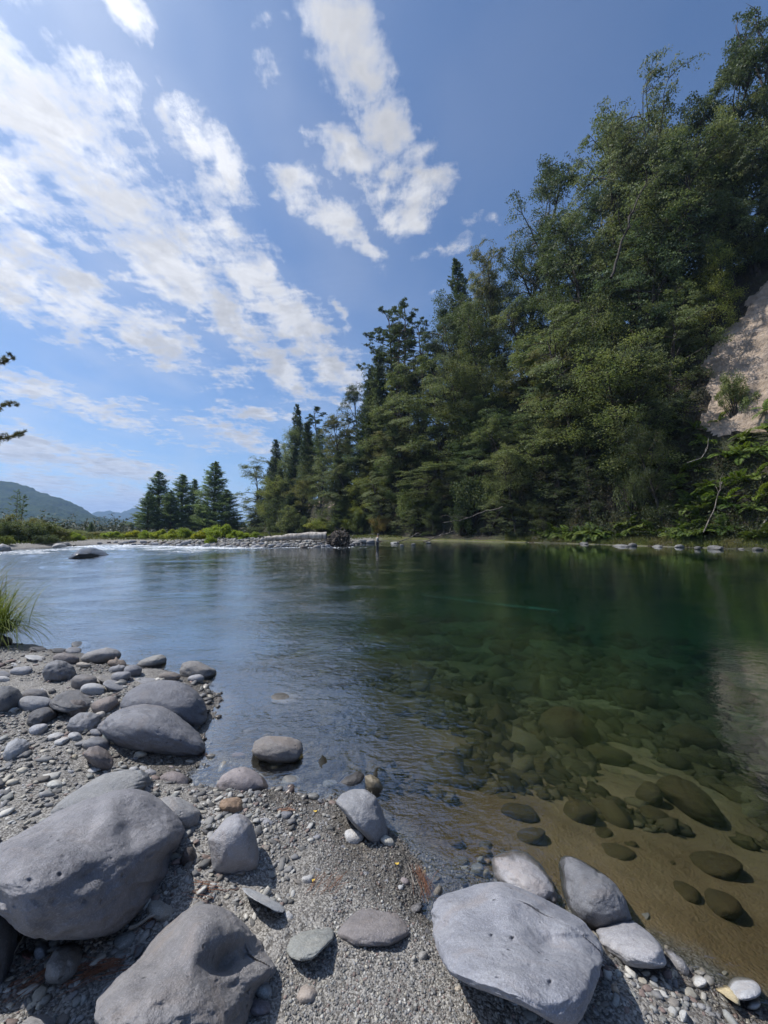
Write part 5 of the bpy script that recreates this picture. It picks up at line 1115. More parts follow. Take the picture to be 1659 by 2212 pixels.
SIL = [(520, 1095), (545, 1040), (560, 1005), (590, 965), (640, 905), (690, 905), (755, 905), (780, 830), (800, 770), (860, 720), (920, 720), (950, 690), (985, 620), (1010, 575), (1060, 590), (1090, 560), (1150, 500), (1230, 500), (1262, 400), (1340, 230), (1400, 180), (1480, 185), (1560, 150), (1659, 80), (1800, 40)]
sil = lambda u: float(np.interp(u, [a for a, b in SIL], [b for a, b in SIL]))
HAND = [
 ('beech', 1640, 70, 170, 24, 'tall dark beech tree rising out of the top right corner', DK), ('beech', 1555, 165, 120, 22, 'narrow dark tree below the bare dead branches at upper right', DK),
 ('leafy', 1625, 270, 110, 19, 'olive green tree above the bare earth face at right', OL), ('beech', 1480, 190, 110, 21, 'tree with several ragged tops on the skyline at upper right', GR),
 ('beech', 1410, 215, 95, 22, 'dark upright tree on the skyline left of the ragged topped one', DK), ('beech', 1372, 210, 165, 19, 'big leaning beech with a domed left flank against the sky', GR),
 ('sparse', 1215, 372, 80, 20, 'thinly leaved tree with bare twisting limbs on the skyline', BR), ('beech', 1150, 388, 125, 21, 'rounded open crowned tree standing out against the sky', DK),
 ('beech', 1195, 500, 160, 16, 'dark layered beech just below the rounded open crown', DK), ('pine', 1027, 552, 45, 22, 'small pointed tree at the very top of the middle skyline', GR),
 ('beech', 1060, 585, 110, 18, 'dense beech under the small pointed treetop', GR), ('beech', 985, 620, 120, 15, 'tall beech forming the left shoulder of the high wood', DK),
 ('beech', 1090, 560, 95, 20, 'wispy tree right of the small pointed treetop', BR), ('beech', 1215, 600, 210, 9, 'wide spreading light green beech in the middle of the slope', OL),
 ('beech', 1350, 440, 200, 12, 'broad beech with dark sinuous limbs under the leaning beech', GR), ('beech', 1260, 700, 170, 6, 'bright layered beech overhanging the middle of the slope', OL),
 ('leafy', 1520, 560, 90, 12.5, 'yellow green bushy tree beside the top of the earth face', YG), ('beech', 1450, 400, 150, 15, 'shaded tree filling the gap below the ragged skyline', DK),
 ('beech', 1180, 850, 190, 3.5, 'drooping beech reaching down towards the dark water line', OL), ('leafy', 1370, 790, 190, 5, 'leafy bright green tree with glinting leaves left of the earth face', OL),
 ('beech', 960, 760, 140, 8, 'light topped beech left of centre on the slope', OL), ('beech', 880, 800, 120, 7, 'pale green beech in front of the tall bare pines', OL),
 ('tall', 850, 655, 52, 14, 'tallest bare trunked pine on the skyline', GR), ('tall', 880, 662, 56, 13, 'twin bare trunked pine right of the tallest one', GR), ('tall', 838, 705, 66, 12, 'lower bare trunked pine left of the tallest one', GR), ('tall', 920, 700, 60, 12, 'bushy topped pine leaning right beside the twin pines', DK),
 ('pine', 792, 790, 62, 9, 'dark ragged conifer left of the bare trunked pines', DK), ('pine', 815, 760, 70, 10, 'dense conifer at the foot of the bare trunked pines', GR),
 ('beech', 745, 900, 60, 8, 'brownish rounded tree on the lower skyline', BR), ('tall', 720, 903, 60, 9, 'thin crowned pine left of the brownish tree on the lower skyline', DK), ('tall', 690, 888, 72, 10, 'round topped dark pine on the lower skyline', DK), ('pine', 641, 882, 62, 10, 'slender tiered conifer at the left of the lower skyline', GR),
 ('pine', 668, 915, 55, 9, 'dark conifer between the tiered conifer and the round topped pine', DK), ('pine', 596, 955, 66, 7, 'open branched pine left of the tiered conifer', GR), ('beech', 562, 1000, 70, 5, 'feathery olive tree at the left end of the wood', OL), ('beech', 540, 1070, 60, 3, 'low drooping tree at the very left end of the wood', OL),
 ('leafy', 585, 1040, 80, 3.5, 'pale leafy tree low at the left end of the wood', YG), ('leafy', 780, 1040, 90, 3, 'light yellow green bush tree behind the root wad', YG), ('bush', 828, 1100, 50, 1.5, 'reddish orange shrub above the angler', (1.35, .9, .7)), ('bush', 705, 1110, 80, 2, 'golden green shrub behind the driftwood log', YG), ('bush', 640, 1100, 70, 2, 'grey green shrub behind the left part of the driftwood log', GR), ('bush', 758, 1112, 60, 2, 'yellowish shrub directly behind the root wad', YG),
 ('bush', 1590, 785, 60, 7.5, 'small overhanging shrub clinging to the middle of the earth face', OL),
]
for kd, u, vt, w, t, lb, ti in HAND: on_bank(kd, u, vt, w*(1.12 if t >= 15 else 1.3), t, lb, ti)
rs = random.Random(99)
rows = [(18.5, .93, 62, 1.0), (14, .80, 70, 1.0), (10.5, .66, 78, 1.0), (7.2, .52, 84, 1.0), (4.6, .38, 88, .95), (2.6, .24, 80, .8), (1.2, .12, 66, .62)]
for ri, (t, fr, step, wf) in enumerate(rows):
    u = 560+rs.uniform(0, 40)
    while u < 1740:
        top = 1150-(1150-sil(u))*fr+rs.uniform(-25, 25)
        cl = (u > 1430 and 1.5 < t < 17.5) or (u > 1190 and t < 2)          # the bare face stays clear
        local = step*rs.uniform(.8, 1.2)*(.55 if u < 700 else .72 if u < 900 else 1.0)
        if u < 760: t_ = t*.55
        else: t_ = t
        w = local*(1.35 if ri == 0 else 1.75)*wf
        if not cl and not (u < 720 and 665 < u and ri in (3, 4, 5)):
            z = sil(u)
            kd = 'beech' if ri < 5 else rs.choice(['leafy', 'bush', 'beech'])
            if u < 830: kd = rs.choice(['beech', 'pine', 'pine', 'leafy']) if ri < 5 else rs.choice(['leafy', 'bush'])
            elif rs.random() < .2: kd = 'leafy'
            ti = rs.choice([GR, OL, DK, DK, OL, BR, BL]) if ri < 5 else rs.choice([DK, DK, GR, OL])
            if u > 1150 and ri >= 4: ti = (.5, .55, .55)  # shade of the lower bank put into the leaf tint
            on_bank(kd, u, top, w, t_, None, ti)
        u += local
# --- far bank on the left
def flat(kind, u, vtop, wpx, Yv, label, tint=(1, 1, 1), group=None, idx=None):
    P = at_depth(u, 1148, Yv); z = float(terrain(np.array([P[0]]), np.array([P[1]]))[0]); top = at_depth(u, vtop, Yv)[2]
    return put(kind, (P[0], P[1], z-.15), max(.5, top-z+.15), wpx/F*Yv*(1.7 if kind == 'pine' else 1.15), tint, label, group, idx=idx, uv=(u, (vtop+1148)/2))
GP = 'pine trees on the far bank'
PT = (2.1, 2.15, 1.8)
for a in [('pine', 340, 1020, 66, 120, 'dark pointed pine at the left of the far pine group', DK, GP, 0), ('pine', 318, 1062, 46, 112, 'lower pine at the left edge of the far pine group', DK, GP, 1), ('pine', 392, 1026, 58, 124, 'middle pine of the far group', GR, GP, 2), ('pine', 368, 1060, 50, 115, 'bushy pine between the left and middle ones of the far group', DK, GP, 1), ('pine', 418, 1036, 40, 128, 'slim pine right of the middle of the far group', GR, GP, 2), ('pine', 462, 1000, 76, 116, 'tallest pine of the far group, on its right', GR, GP, 0), ('pine', 488, 1058, 58, 112, 'shorter pine at the right foot of the tallest far pine', DK, GP, 1), ('pine', 441, 1085, 50, 118, 'low dark pine filling the gap in the far group', DK, GP, 2), ('pine', 505, 1118, 26, 120, 'small dark pine at the right end of the far group', DK, GP, 0),
          ('pine', 197, 1129, 14, 100, 'little lone pine beyond the left bank scrub', DK, GP, 0), ('tall', 34, 1062, 26, 70, 'spindly tall pine above the scrub at far left', DK, GP, 1), ('tall', 43, 1070, 20, 72, 'second spindly pine right beside the first at far left', DK, GP, 0), ('pine', 262, 1140, 9, 220, 'tiny distant pine left of the far group', DK, GP, 1), ('pine', 240, 1139, 8, 240, 'tiny distant pine further left of the far group', DK, GP, 1)]:
    a = list(a); a[6] = PT if a[6] is GR else (1.75, 1.85, 1.6); flat(*a)
GB = 'shrubs of the left bank'
for i, (u, vt, w, Yv, lb, ti) in enumerate([(-10, 1098, 70, 36, 'brown green shrub cut by the left edge on the far bank', BR), (22, 1118, 50, 40, 'low dark shrub beside the left edge shrub', DK), (55, 1116, 60, 42, 'dense dark shrub under the spindly pines', DK), (88, 1120, 56, 44, 'greyish shrub in the middle of the left bank scrub', GR), (75, 1107, 44, 58, 'brown topped shrub sticking up behind the left bank scrub', BR), (118, 1131, 52, 46, 'shrub with grey foliage right of the middle of the scrub', BR), (145, 1140, 48, 50, 'lower shrub near the right end of the scrub', GR), (172, 1144, 44, 58, 'small shrub at the right end of the scrub', OL), (205, 1148, 40, 75, 'low brown bush past the right end of the scrub', BR), (12, 1152, 26, 31, 'bright green bush near the water at far left', YG), (100, 1150, 40, 41, 'dark low bush at the foot of the scrub', DK), (40, 1160, 30, 33, 'dry yellowish low bush by the left bank stones', YG)]):
    flat('bush', u, vt-3, w*1.2, max(34.5, Yv*.84) if u > 20 else Yv, lb, ti, GB)
rsb = random.Random(3)
GY = 'bright broom bushes on the gravel bar'
for i, (u, vt, w, Yv, lb) in enumerate([(165, 1150, 28, 55, 'yellow green bush right of the left bank scrub'), (242, 1149, 36, 64, 'yellow bush left of the white stranded log'), (285, 1147, 34, 66, 'low yellow green bush above the white stranded log'), (318, 1146, 32, 64, 'round yellow bush under the dark pointed far pine'), (345, 1143, 34, 62, 'bright bush right of the round yellow one'), (372, 1143, 34, 60, 'bright yellow green bush under the middle far pines'), (400, 1140, 36, 60, 'taller bright bush left of the tallest far pine'), (436, 1143, 34, 58, 'small bright bush below the tallest far pine'), (478, 1130, 56, 56, 'biggest bright green bush on the gravel bar'), (515, 1146, 38, 54, 'yellow green bush right of the biggest one'), (552, 1150, 24, 56, 'small bright bush just left of the wooded bank'), (455, 1155, 24, 50, 'little olive bush in front of the biggest bright bush')]):
    flat('broom', u, vt-4, w*1.2, Yv*.76, lb, rsb.choice([(1, 1, 1), (.85, .95, .9), (1.1, 1, .8), (.75, .85, .8)]), GY)
# labels of the unnamed trees
anc = [t for t in TREES if t['label'] and t['group'] == 'trees and shrubs of the wooded bank']
seen2 = {t['label'] for t in TREES if t['label']}
short = lambda s: ' '.join(s.split()[:5]) 
SH = {a['label']: n_ for a, n_ in zip(anc, ['top corner beech', 'narrow dark tree', 'olive tree above the earth face', 'ragged topped tree', 'dark upright skyline tree', 'big leaning beech', 'bare limbed skyline tree', 'rounded open crown', 'dark layered beech', 'small pointed treetop', 'dense middle beech', 'left shoulder beech', 'wispy skyline tree', 'wide spreading beech', 'broad sinuous beech', 'bright layered beech', 'yellow green bushy tree', 'shaded gap tree', 'drooping beech', 'glinting leafy tree', 'light topped beech', 'pale green beech', 'tallest bare pine', 'twin bare pine', 'lower bare pine', 'bushy topped pine', 'ragged conifer', 'dense conifer', 'brownish rounded tree', 'thin crowned pine', 'round topped pine', 'tiered conifer', 'dark lower conifer', 'open branched pine', 'feathery olive tree', 'low drooping tree', 'pale leafy tree', 'yellow bush tree', 'reddish shrub', 'golden shrub', 'grey green shrub', 'yellowish shrub', 'overhanging shrub'])}
TN = {(.5, .55, .55): 'shaded dark', OL: 'olive green', DK: 'dark green', YG: 'yellow green', BR: 'brownish', GR: 'green', BL: 'bluish green'}
KN = {'beech': 'beech', 'leafy': 'leafy tree', 'bush': 'shrub', 'pine': 'conifer', 'tall': 'pine', 'sparse': 'sparse tree'}
for t in TREES:
    if not t['label']:
        cs = sorted(anc, key=lambda a: np.hypot(*(a['uv']-t['uv'])))
        def rl(a):
            du, dv = t['uv']-a['uv']
            return ('to the right of' if du > 0 else 'to the left of') if abs(du) > abs(dv) else ('below' if dv > 0 else 'above')
        sz = 'tall' if t['h'] > 14 else 'mid sized' if t['h'] > 7 else 'low'
        cand = [f"{sz} {TN[t['tint']]} {KN[t['kind']]} {rl(cs[k])} the {SH[cs[k]['label']]}" for k in range(8)]
        t['label'] = next((c for c in cand if c not in seen2), cand[0]); seen2.add(t['label'])
    tag(t['o'], t['label'], FAMILY[t['kind']], t['group'])
# --- ferns on the shaded foot of the bank
FN = [proto_fern(801), proto_fern(802, 1.7, 9)]; rsf = random.Random(8); first = {0, 1}; fi = 0
FP = []
for i in range(74):
    u = rsf.uniform(1160, 1659) if i < 44 else rsf.uniform(1400, 1680); t = rsf.uniform(.9, 3.0) if i < 44 else rsf.uniform(3.0, 7.5)
    if i < 44 and u < 1350: t = rsf.uniform(.8, 1.6)
    P, si = on_hill(u, t); FP.append((u, t, P))
FP.sort(key=lambda q: (q[1] > 2.9, q[0]))
seen3 = set()
for i, (u, t, P) in enumerate(FP):
    k = i % 2
    if k in first: o = FN[k]; first.discard(k)
    else: o = copy_tree(FN[k])
    s = rsf.uniform(.75, 1.3); o.location = (P[0]-.2, P[1]-.2, P[2]+.15); o.scale = (s, s, s); o.rotation_euler = (rsf.uniform(.1, .5), rsf.uniform(-.6, -.1), rsf.uniform(0, 6.28))
    c = rsf.choice([(1, 1, 1), (.8, .9, .8), (1.4, 1.35, 1.1), (1.15, 1.1, .8)])
    if t > 3: c = rsf.choice([(1.7, 1.6, 1.0), (1.4, 1.4, 1.1)])
    for ch in o.children: ch.color = (*c, 1)
    uu_, vv_ = proj(P); fr = 'left part' if u < 1290 else 'middle' if u < 1430 else 'right part' if u < 1570 else 'right end'
    lb0 = f"{'yellow green' if c[0] > 1.3 else 'deep green' if c[0] < 1 else 'green'} {'large ' if s > 1.05 else 'small '}fern"
    cand = [f"{lb0} {'high above the water on' if t > 5 else 'halfway up' if t > 2.9 else 'above the mossy edge at' if t > 1.6 else 'close over the water at'} the {fr} of the fern bank"] + [f"{lb0} {x} the {'mossy bank' if t < 3 else 'earth face'}, {fr}" for x in ('hanging over', 'arching over', 'tucked into', 'spreading on', 'drooping from', 'leaning off', 'crowded on')]
    lb = next((q for q in cand if q not in seen3), cand[-1]); seen3.add(lb)
    tag(o, lb, 'fern', 'ferns on the shaded bank')
# --- undergrowth, moss and grass: nobody could count it
rg = np.random.RandomState(55)
def hill_scatter(n, tmin, tmax, umin, umax, skipmask=True, pw=1.0):
    si = rg.uniform(100, len(BC)-8, n*2); t = tmin+(tmax-tmin)*rg.uniform(0, 1, n*2)**pw; P = hill_pt(si, t); P[:, 2] += hill_noise(P)*.8*sstep(1, 4, t); uu, vv = proj(P)
    ok = (P[:, 1] > 5) & (uu > umin) & (uu < umax)
    if skipmask: ok &= ~((sdf(uu, vv, CL1) > -8) | (sdf(uu, vv, CL2) > -4))
    return P[ok][:n], t[ok][:n]
P, t = hill_scatter(2600, .8, 26, 480, 1800); P2, t2 = hill_scatter(1700, 1.2, 7, 1090, 1800); P = np.vstack([P, P2])
k = 34; C = np.repeat(P, k, 0); n = len(C); C = C+rg.normal(0, 1, (n, 3))*np.array([.5, .5, .42])+[-.25, -.2, .35]
V, Fq, t_ = leafquads(C, rg.normal(0, .6, (n, 3))+[-.4, -.3, .7], .17*rg.uniform(.6, 1.5, n), rg, .6, np.clip(.35+vnoise(C, .5, 3)*.4+rg.normal(0, .15, n), 0, 1))
LEAF_UND = leaf_material('undergrowth_leaves', (.020, .030, .010), (.06, .08, .025), (.05, .055, .02), trans=.25, objcol=False)
tag(mk('undergrowth', V, Fq, LEAF_UND, smooth=False, attrs={'tint': t_}), kind='stuff')
P, t = hill_scatter(34000, -.35, 2.6, 1090, 1750, False, 1.3)
n = len(P); h = rg.uniform(.12, .42, n)
V, Fq, t_ = leafquads(P+np.stack([np.zeros(n), np.zeros(n), h*.4], 1), rg.normal(0, 1, (n, 3))*[1, 1, .15]+[-.3, -.5, .1], h, rg, .22, np.clip(.5+vnoise(P, .7, 4)*.5+rg.normal(0, .1, n), 0, 1), up=np.tile([0, 0, 1.0], (n, 1))+rg.normal(0, .35, (n, 3)))
tag(mk('bank_grass', V, Fq, LEAF_GRASS, smooth=False, attrs={'tint': t_}), kind='stuff')
# scrub and dry grass on the flat far bank, and the far-off wood
x = rg.uniform(-75, 3, 90000); y = rg.uniform(30, 125, 90000); s_ = sdf(x, y, FAR); ok = (s_ > 1.5+3*np.abs(vnoise(np.stack([x, y, x*0], 1), .3, 8))) & (x/y > -1.1) & (vnoise(np.stack([x, y, x*0], 1), .22, 6) > -.25)
x, y = x[ok], y[ok]; z = terrain(x, y); n = len(x); h = rg.uniform(.12, .38, n)
V, Fq, t_ = leafquads(np.stack([x, y, z+h*.35], 1), rg.normal(0, 1, (n, 3))*[1, 1, .2]+[0, -.6, .2], h, rg, .35, np.clip(.5+vnoise(np.stack([x, y, z], 1), .2, 4)*.5+rg.normal(0, .15, n), 0, 1), up=np.tile([0, 0, 1.0], (n, 1))+rg.normal(0, .5, (n, 3)))
tag(mk('dry_grass', V, Fq, LEAF_GRASS, smooth=False, attrs={'tint': t_}), kind='stuff')
rgd = np.random.RandomState(4); C = []
for i in range(900):
    Yd = rgd.uniform(130, 420); X_ = rgd.uniform(-1.15, -.2)*Yd; hh = rgd.uniform(2.0, 5.5)*(1 if rgd.uniform() < .85 else 1.7); m_ = 60; f = rgd.uniform(0, 1, m_); rad = (1-f*.85)*hh*.42
    C.append(np.stack([X_+rgd.normal(0, 1, m_)*rad, Yd+rgd.normal(0, 1, m_)*rad, .8+f*hh], 1))
C = np.concatenate(C); n = len(C)
V, Fq, t_ = leafquads(C, rgd.normal(0, .6, (n, 3))+[0, -.3, .6], .9*rgd.uniform(.6, 1.4, n), rgd, .5, np.clip(.4+vnoise(C, .03, 3)*.5+rgd.normal(0, .2, n), 0, 1))
LEAF_FAR = leaf_material('far_wood_leaves', (.025, .04, .02), (.075, .09, .035), (.10, .09, .045), trans=.2, objcol=False)
tag(mk('far_wood', V, Fq, LEAF_FAR, smooth=False, attrs={'tint': t_}), kind='stuff')
# ================================================================= driftwood
rg = np.random.RandomState(12)
def W3(u, v, Y): return at_depth(u, v, Y)
lg = empty('driftwood_log', tuple(W3(640, 1172, 36.5)))
base = np.array(lg.location)
A = W3(566, 1166, 37.5); Bq = W3(705, 1158, 36.2); n = 12
pts = np.array([A+(Bq-A)*i/n for i in range(n+1)]); pts[:, 2] += .12*np.sin(np.linspace(0, 3.14, n+1)); pts[:, 1] += rg.normal(0, .04, n+1)
V, Fq = tube(pts-base, np.linspace(.22, .38, n+1)*(1+rg.normal(0, .05, n+1)), 14); V += (fbm(V, 2.2, 3, 5)*.05)[:, None]*rg.normal(size=3)
e0 = len(V)
log_o = mk('trunk', V, Fq, DRIFT, lg)
mb = MB()
for f, d, L in ((.32, (-.3, -.5, -.9), .9), (.55, (-.1, -.9, -.35), .4), (.2, (-.6, -.2, .8), .9), (.12, (-.9, -.3, .5), 1.0), (.75, (.1, -.3, .9), .4), (.05, (-1, -.1, -.15), 1.2), (.38, (0, -.6, .6), .3)):
    p0 = pts[int(f*n)]-base; Q, _ = path(p0, d, L, 5, rg, .4, 0); mb.tube(Q, np.linspace(.09, .025, 6), 6)
mb.build('branch_stubs', ROOTM, lg)
mb = MB(); rc = W3(733, 1166, 36.0)-base
Vi, Fi = ico(4); core = Vi*np.array([.95, .7, .78]); core += (fbm(Vi*2, 1.3, 4, 8)*.22)[:, None]*Vi
mk('root_plate', core+rc, Fi, bark_material('root_soil', (.02, .016, .012), (.07, .055, .042)), lg)
for i in range(190):
    d = rg.normal(0, 1, 3)*np.array([.8, .9, .8]); d[1] = -abs(d[1])*.8 if rg.uniform() < .75 else d[1]; d /= np.linalg.norm(d)
    if rg.uniform() < .35: d = np.array([-.9, -.25, rg.uniform(-.8, .1)])+rg.normal(0, .25, 3)
    Q, _ = path(rc+d*np.array([.75, .6, .62]), d, rg.uniform(.45, 1.0), 7, rg, 1.3, -.35); r0 = rg.uniform(.03, .085); mb.tube(Q, np.linspace(r0, r0*.3, 8), 5)
mb.build('roots', ROOTM, lg)
tag(lg, 'big bleached driftwood log with a tangled root wad on the gravel bar', 'log')
lw = W3(282, 1171, 44); Q = np.array([W3(u, v, 44-(u-232)*.02) for u, v in ((232, 1172), (262, 1171.5), (300, 1172), (338, 1173))])-lw
o = MB(); o.tube(Q, np.array([.12, .17, .16, .08]), 8); o = o.build('stranded_log', BARKPALE, loc=tuple(lw)); tag(o, 'thin white stranded log lying on the gravel bar at left', 'log')
for (u, v, L, lb) in ((545, 1168, 1.6, 'small dark driftwood branch left of the log butt'), (505, 1171, 1.2, 'short grey stick on the stones of the gravel bar'), (455, 1169, 1.8, 'long bent stick on the gravel bar under the bright bushes')):
    p = W3(u, v, 38.5); b = MB(); Q, _ = path((-L/2, 0, 0), (1, .1, .12), L, 6, rg, .5, -.1); b.tube(Q, np.linspace(.06, .02, 7), 5); Q2, _ = path(Q[3], (.5, -.1, .7), L*.4, 4, rg, .4, 0); b.tube(Q2, np.linspace(.035, .012, 5), 5)
    o = b.build('driftwood_branch', DRIFT, loc=tuple(p)); tag(o, lb, 'branch', 'driftwood on the gravel bar')
# fallen and overhanging dead branches over the far pool
def deadbranch(pts_, r0, r1, lb, mat_, nm='dead_branch', twigs=6, seed=1):
    rgx = np.random.RandomState(seed); P_ = np.array([W3(*q) for q in pts_]); c = P_[0].copy(); P_ -= c
    q = []
    for i in range(len(P_)-1): q += [P_[i]+(P_[i+1]-P_[i])*f for f in np.linspace(0, 1, 5, endpoint=False)]
    q.append(P_[-1]); q = np.array(q); q[1:] += rgx.normal(0, r0*.5, q[1:].shape); b = MB(); b.tube(q, np.linspace(r0, r1, len(q)), 7)
    for i in range(twigs):
        f = rgx.uniform(.3, .98); p0 = at_path(q, f); d = (q[-1]-q[0]); d = d/np.linalg.norm(d)+rgx.normal(0, .6, 3); Q, _ = path(p0, d, np.linalg.norm(q[-1]-q[0])*rgx.uniform(.15, .35), 5, rgx, .6, .2); b.tube(Q, np.linspace(r1*1.1+.01, .008, 6), 5)
    o = b.build(nm, mat_, loc=tuple(c)); tag(o, lb, 'branch', 'dead branches over the bank'); return o
deadbranch([(1085, 1095, 50), (1040, 1108, 49), (1000, 1122, 48), (957, 1130, 47.5)], .09, .03, 'pale bare branch reaching left over the water edge above the angler', ROOTM, twigs=3, seed=2)
deadbranch([(858, 1171, 45), (880, 1164, 46), (905, 1150, 47)], .07, .03, 'slanting dead branch rising from the water right of the angler', ROOTM, twigs=3, seed=3)
deadbranch([(915, 1171, 45), (945, 1158, 47), (985, 1146, 48)], .08, .03, 'second slanting dead branch leaning into the shrubs beyond the angler', ROOTM, twigs=3, seed=4)
deadbranch([(1650, 1130, 31), (1700, 1060, 32)], .06, .02, 'twiggy dead branch in the ferns at the right edge', BARKPALE, twigs=4, seed=14)
deadbranch([(1520, 1150, 31), (1545, 1095, 31.5), (1560, 1040, 32.5)], .05, .02, 'thin grey branch standing in the ferns at right', ROOTM, twigs=3, seed=5)
deadbranch([(1484, 1000, 33), (1515, 990, 33), (1528, 968, 33), (1531, 945, 33)], .03, .012, 'crooked white twig in the dark hollow left of the earth face', BARKPALE, twigs=1, seed=6)
sn = deadbranch([(1690, 260, 44), (1672, 180, 44), (1660, 128, 44), (1645, 80, 44), (1630, 40, 44)], .22, .05, 'bare dead branches clawing above the trees in the top right corner', bark_material('grey_dead_wood', (.07, .06, .06), (.16, .14, .14)), 'dead_tree', 5, 7)
sn2 = deadbranch([(1672, 180, 44), (1625, 138, 44), (1598, 92, 44), (1590, 60, 44)], .16, .04, 'twisted dead branch left of the bare top in the upper right corner', sn.data.materials[0], 'dead_tree', 7, 8)
deadbranch([(1600, 112, 44), (1610, 85, 44), (1622, 75, 44)], .07, .03, 'short hooked dead branch in the top right corner', sn.data.materials[0], 'dead_tree', 3, 9)
deadbranch([(1320, 600, 42), (1345, 520, 42), (1372, 440, 42), (1400, 390, 43)], .16, .05, 'bare pale limb crossing the broad sinuous beech', BARK, 'dead_branch', 8, 10)
# sunken pole in the green pool
P0 = W3(912, 1292, 1); 
def onbed(u, v): p = hit(u, v); return p+np.array([0, 0, .06])
pa, pb = onbed(912, 1292), onbed(1205, 1330); q = np.array([pa+(pb-pa)*f for f in np.linspace(0, 1, 9)]); q[:, 2] = np.maximum(q[:, 2], [terrain(np.array([a[0]]), np.array([a[1]]))[0]+.08 for a in q]); q[:, 2] += .10
o = MB(); o.tube(q-q[0], np.linspace(.05, .085, 9), 8); o = o.build('sunken_branch', DRIFT, loc=tuple(q[0])); tag(o, 'long straight pale pole lying under the green water', 'branch')
# ================================================================= the angler
def plain(name, col, rough=.8, bumpy=0):
    m, nt = M(name); g = N(nt); p = g.n('NewGeometry').outputs['Position']; n1 = g.noise(p, 18, 3, .6); c = g.mix(g.ramp(n1, .3, .7), tuple(x*.8 for x in col), tuple(min(1, x*1.15) for x in col))
    g.out(g.n('BsdfPrincipled', ins={'Base Color': c, 'Roughness': rough}).outputs[0]); return m
SKIN = plain('skin', (.42, .25, .17), .6); WADER = plain('wader_fabric', (.03, .03, .035)); SHIRT = plain('pale_shirt', (.42, .42, .40)); CAPM = plain('cap_cloth', (.10, .10, .10))
pp = W3(815, 1182, 33.5); foot = np.array([pp[0], pp[1], -.62])
def skinned(name, verts, edges, rad, mat_, parent, sub=2, rootv=0):
    me = bpy.data.meshes.new(name); me.from_pydata([tuple(v) for v in verts], edges, []); o = bpy.data.objects.new(name, me); COL.objects.link(o); me.materials.append(mat_); o.parent = parent
    sk = o.modifiers.new('skin', 'SKIN'); sk.use_smooth_shade = True
    for i, r in enumerate(rad): me.skin_vertices[0].data[i].radius = (r, r) if not isinstance(r, tuple) else r
    me.skin_vertices[0].data[rootv].use_root = True
    ss_ = o.modifiers.new('smooth', 'SUBSURF'); ss_.levels = sub; ss_.render_levels = sub; return o
per = empty('person', tuple(foot))
# body frame: facing right (+x) and a little towards the viewer
vts = [(0, 0, .95), (0, 0, 1.10), (.01, 0, 1.30), (.02, 0, 1.46), (.05, 0, 1.55), (.07, 0, 1.66), (.08, 0, 1.76),
       (0, -.10, .88), (.02, -.13, .48), (-.02, -.14, .08), (.12, -.15, .03), (0, .10, .88), (.03, .13, .48), (.0, .14, .08), (.13, .15, .03),
       (.01, -.19, 1.43), (-.05, -.24, 1.16), (.20, -.16, 1.10), (.28, -.13, 1.11), (.01, .19, 1.43), (.04, .25, 1.17), (.26, .14, 1.16), (.34, .11, 1.18)]
eds = [(0, 1), (1, 2), (2, 3), (3, 4), (4, 5), (5, 6), (0, 7), (7, 8), (8, 9), (9, 10), (0, 11), (11, 12), (12, 13), (13, 14), (3, 15), (15, 16), (16, 17), (17, 18), (3, 19), (19, 20), (20, 21), (21, 22)]
rad = [.15, .14, .16, .11, .055, .10, .075, .10, .07, .045, .04, .10, .07, .045, .04, .065, .045, .032, .03, .065, .045, .032, .03]
skinned('body', vts, eds, rad, SKIN, per)
# fingers closed round the rod grip
for hx, hy, hz in ((.30, -.125, 1.11), (.36, .105, 1.18)):
    fb = MB()
    for k in range(4): fb.tube(np.array([(hx+.01*k-.01, hy-.03, hz+.01), (hx+.018*k, hy-.035, hz-.02), (hx+.018*k+.01, hy+.0, hz-.035), (hx+.018*k+.01, hy+.03, hz-.02)]), [.009, .009, .008, .006], 6)
    fb.tube(np.array([(hx-.01, hy+.02, hz+.01), (hx+.02, hy+.03, hz+.025), (hx+.045, hy+.01, hz+.03)]), [.011, .010, .007], 6); fb.build('fingers', SKIN, per)
wv_ = [(0, 0, .94), (0, 0, 1.12), (.01, 0, 1.25), (0, -.10, .86), (.02, -.13, .48), (-.02, -.14, .08), (.14, -.15, .04), (0, .10, .86), (.03, .13, .48), (0, .14, .08), (.15, .15, .04)]
skinned('waders', wv_, [(0, 1), (1, 2), (0, 3), (3, 4), (4, 5), (5, 6), (0, 7), (7, 8), (8, 9), (9, 10)], [.185, .17, .185, .125, .095, .07, .06, .125, .095, .07, .06], WADER, per)
sv = [(.012, 0, 1.28), (.015, 0, 1.40), (.03, 0, 1.50), (.01, -.20, 1.43), (-.05, -.24, 1.16), (.14, -.18, 1.115), (.01, .20, 1.43), (.04, .25, 1.17), (.20, .165, 1.165)]
skinned('shirt', sv, [(0, 1), (1, 2), (1, 3), (3, 4), (4, 5), (1, 6), (6, 7), (7, 8)], [.18, .165, .075, .085, .062, .045, .085, .062, .045], SHIRT, per)
Vi, Fi = ico(3); hd = Vi.copy(); hd[:, 2] = np.maximum(hd[:, 2], -.05); cp = mk('cap', hd*np.array([.115, .10, .10])+[.065, 0, 1.74], Fi, CAPM, per); cp2 = mk('cap_brim', Vi*np.array([.085, .085, .012])+[.185, 0, 1.745], Fi, CAPM, per)
tag(per, 'person in dark waders and pale shirt standing thigh deep in the river', 'person')
rb = MB(); rb.tube(np.array([(-.12, 0, 0), (.12, 0, .02)]), [.014, .012], 8); rd_ = empty('fishing_rod', (foot[0]+.33, foot[1]-.01, foot[2]+1.13)); rb.build('grip', plain('cork', (.35, .25, .15)), rd_)
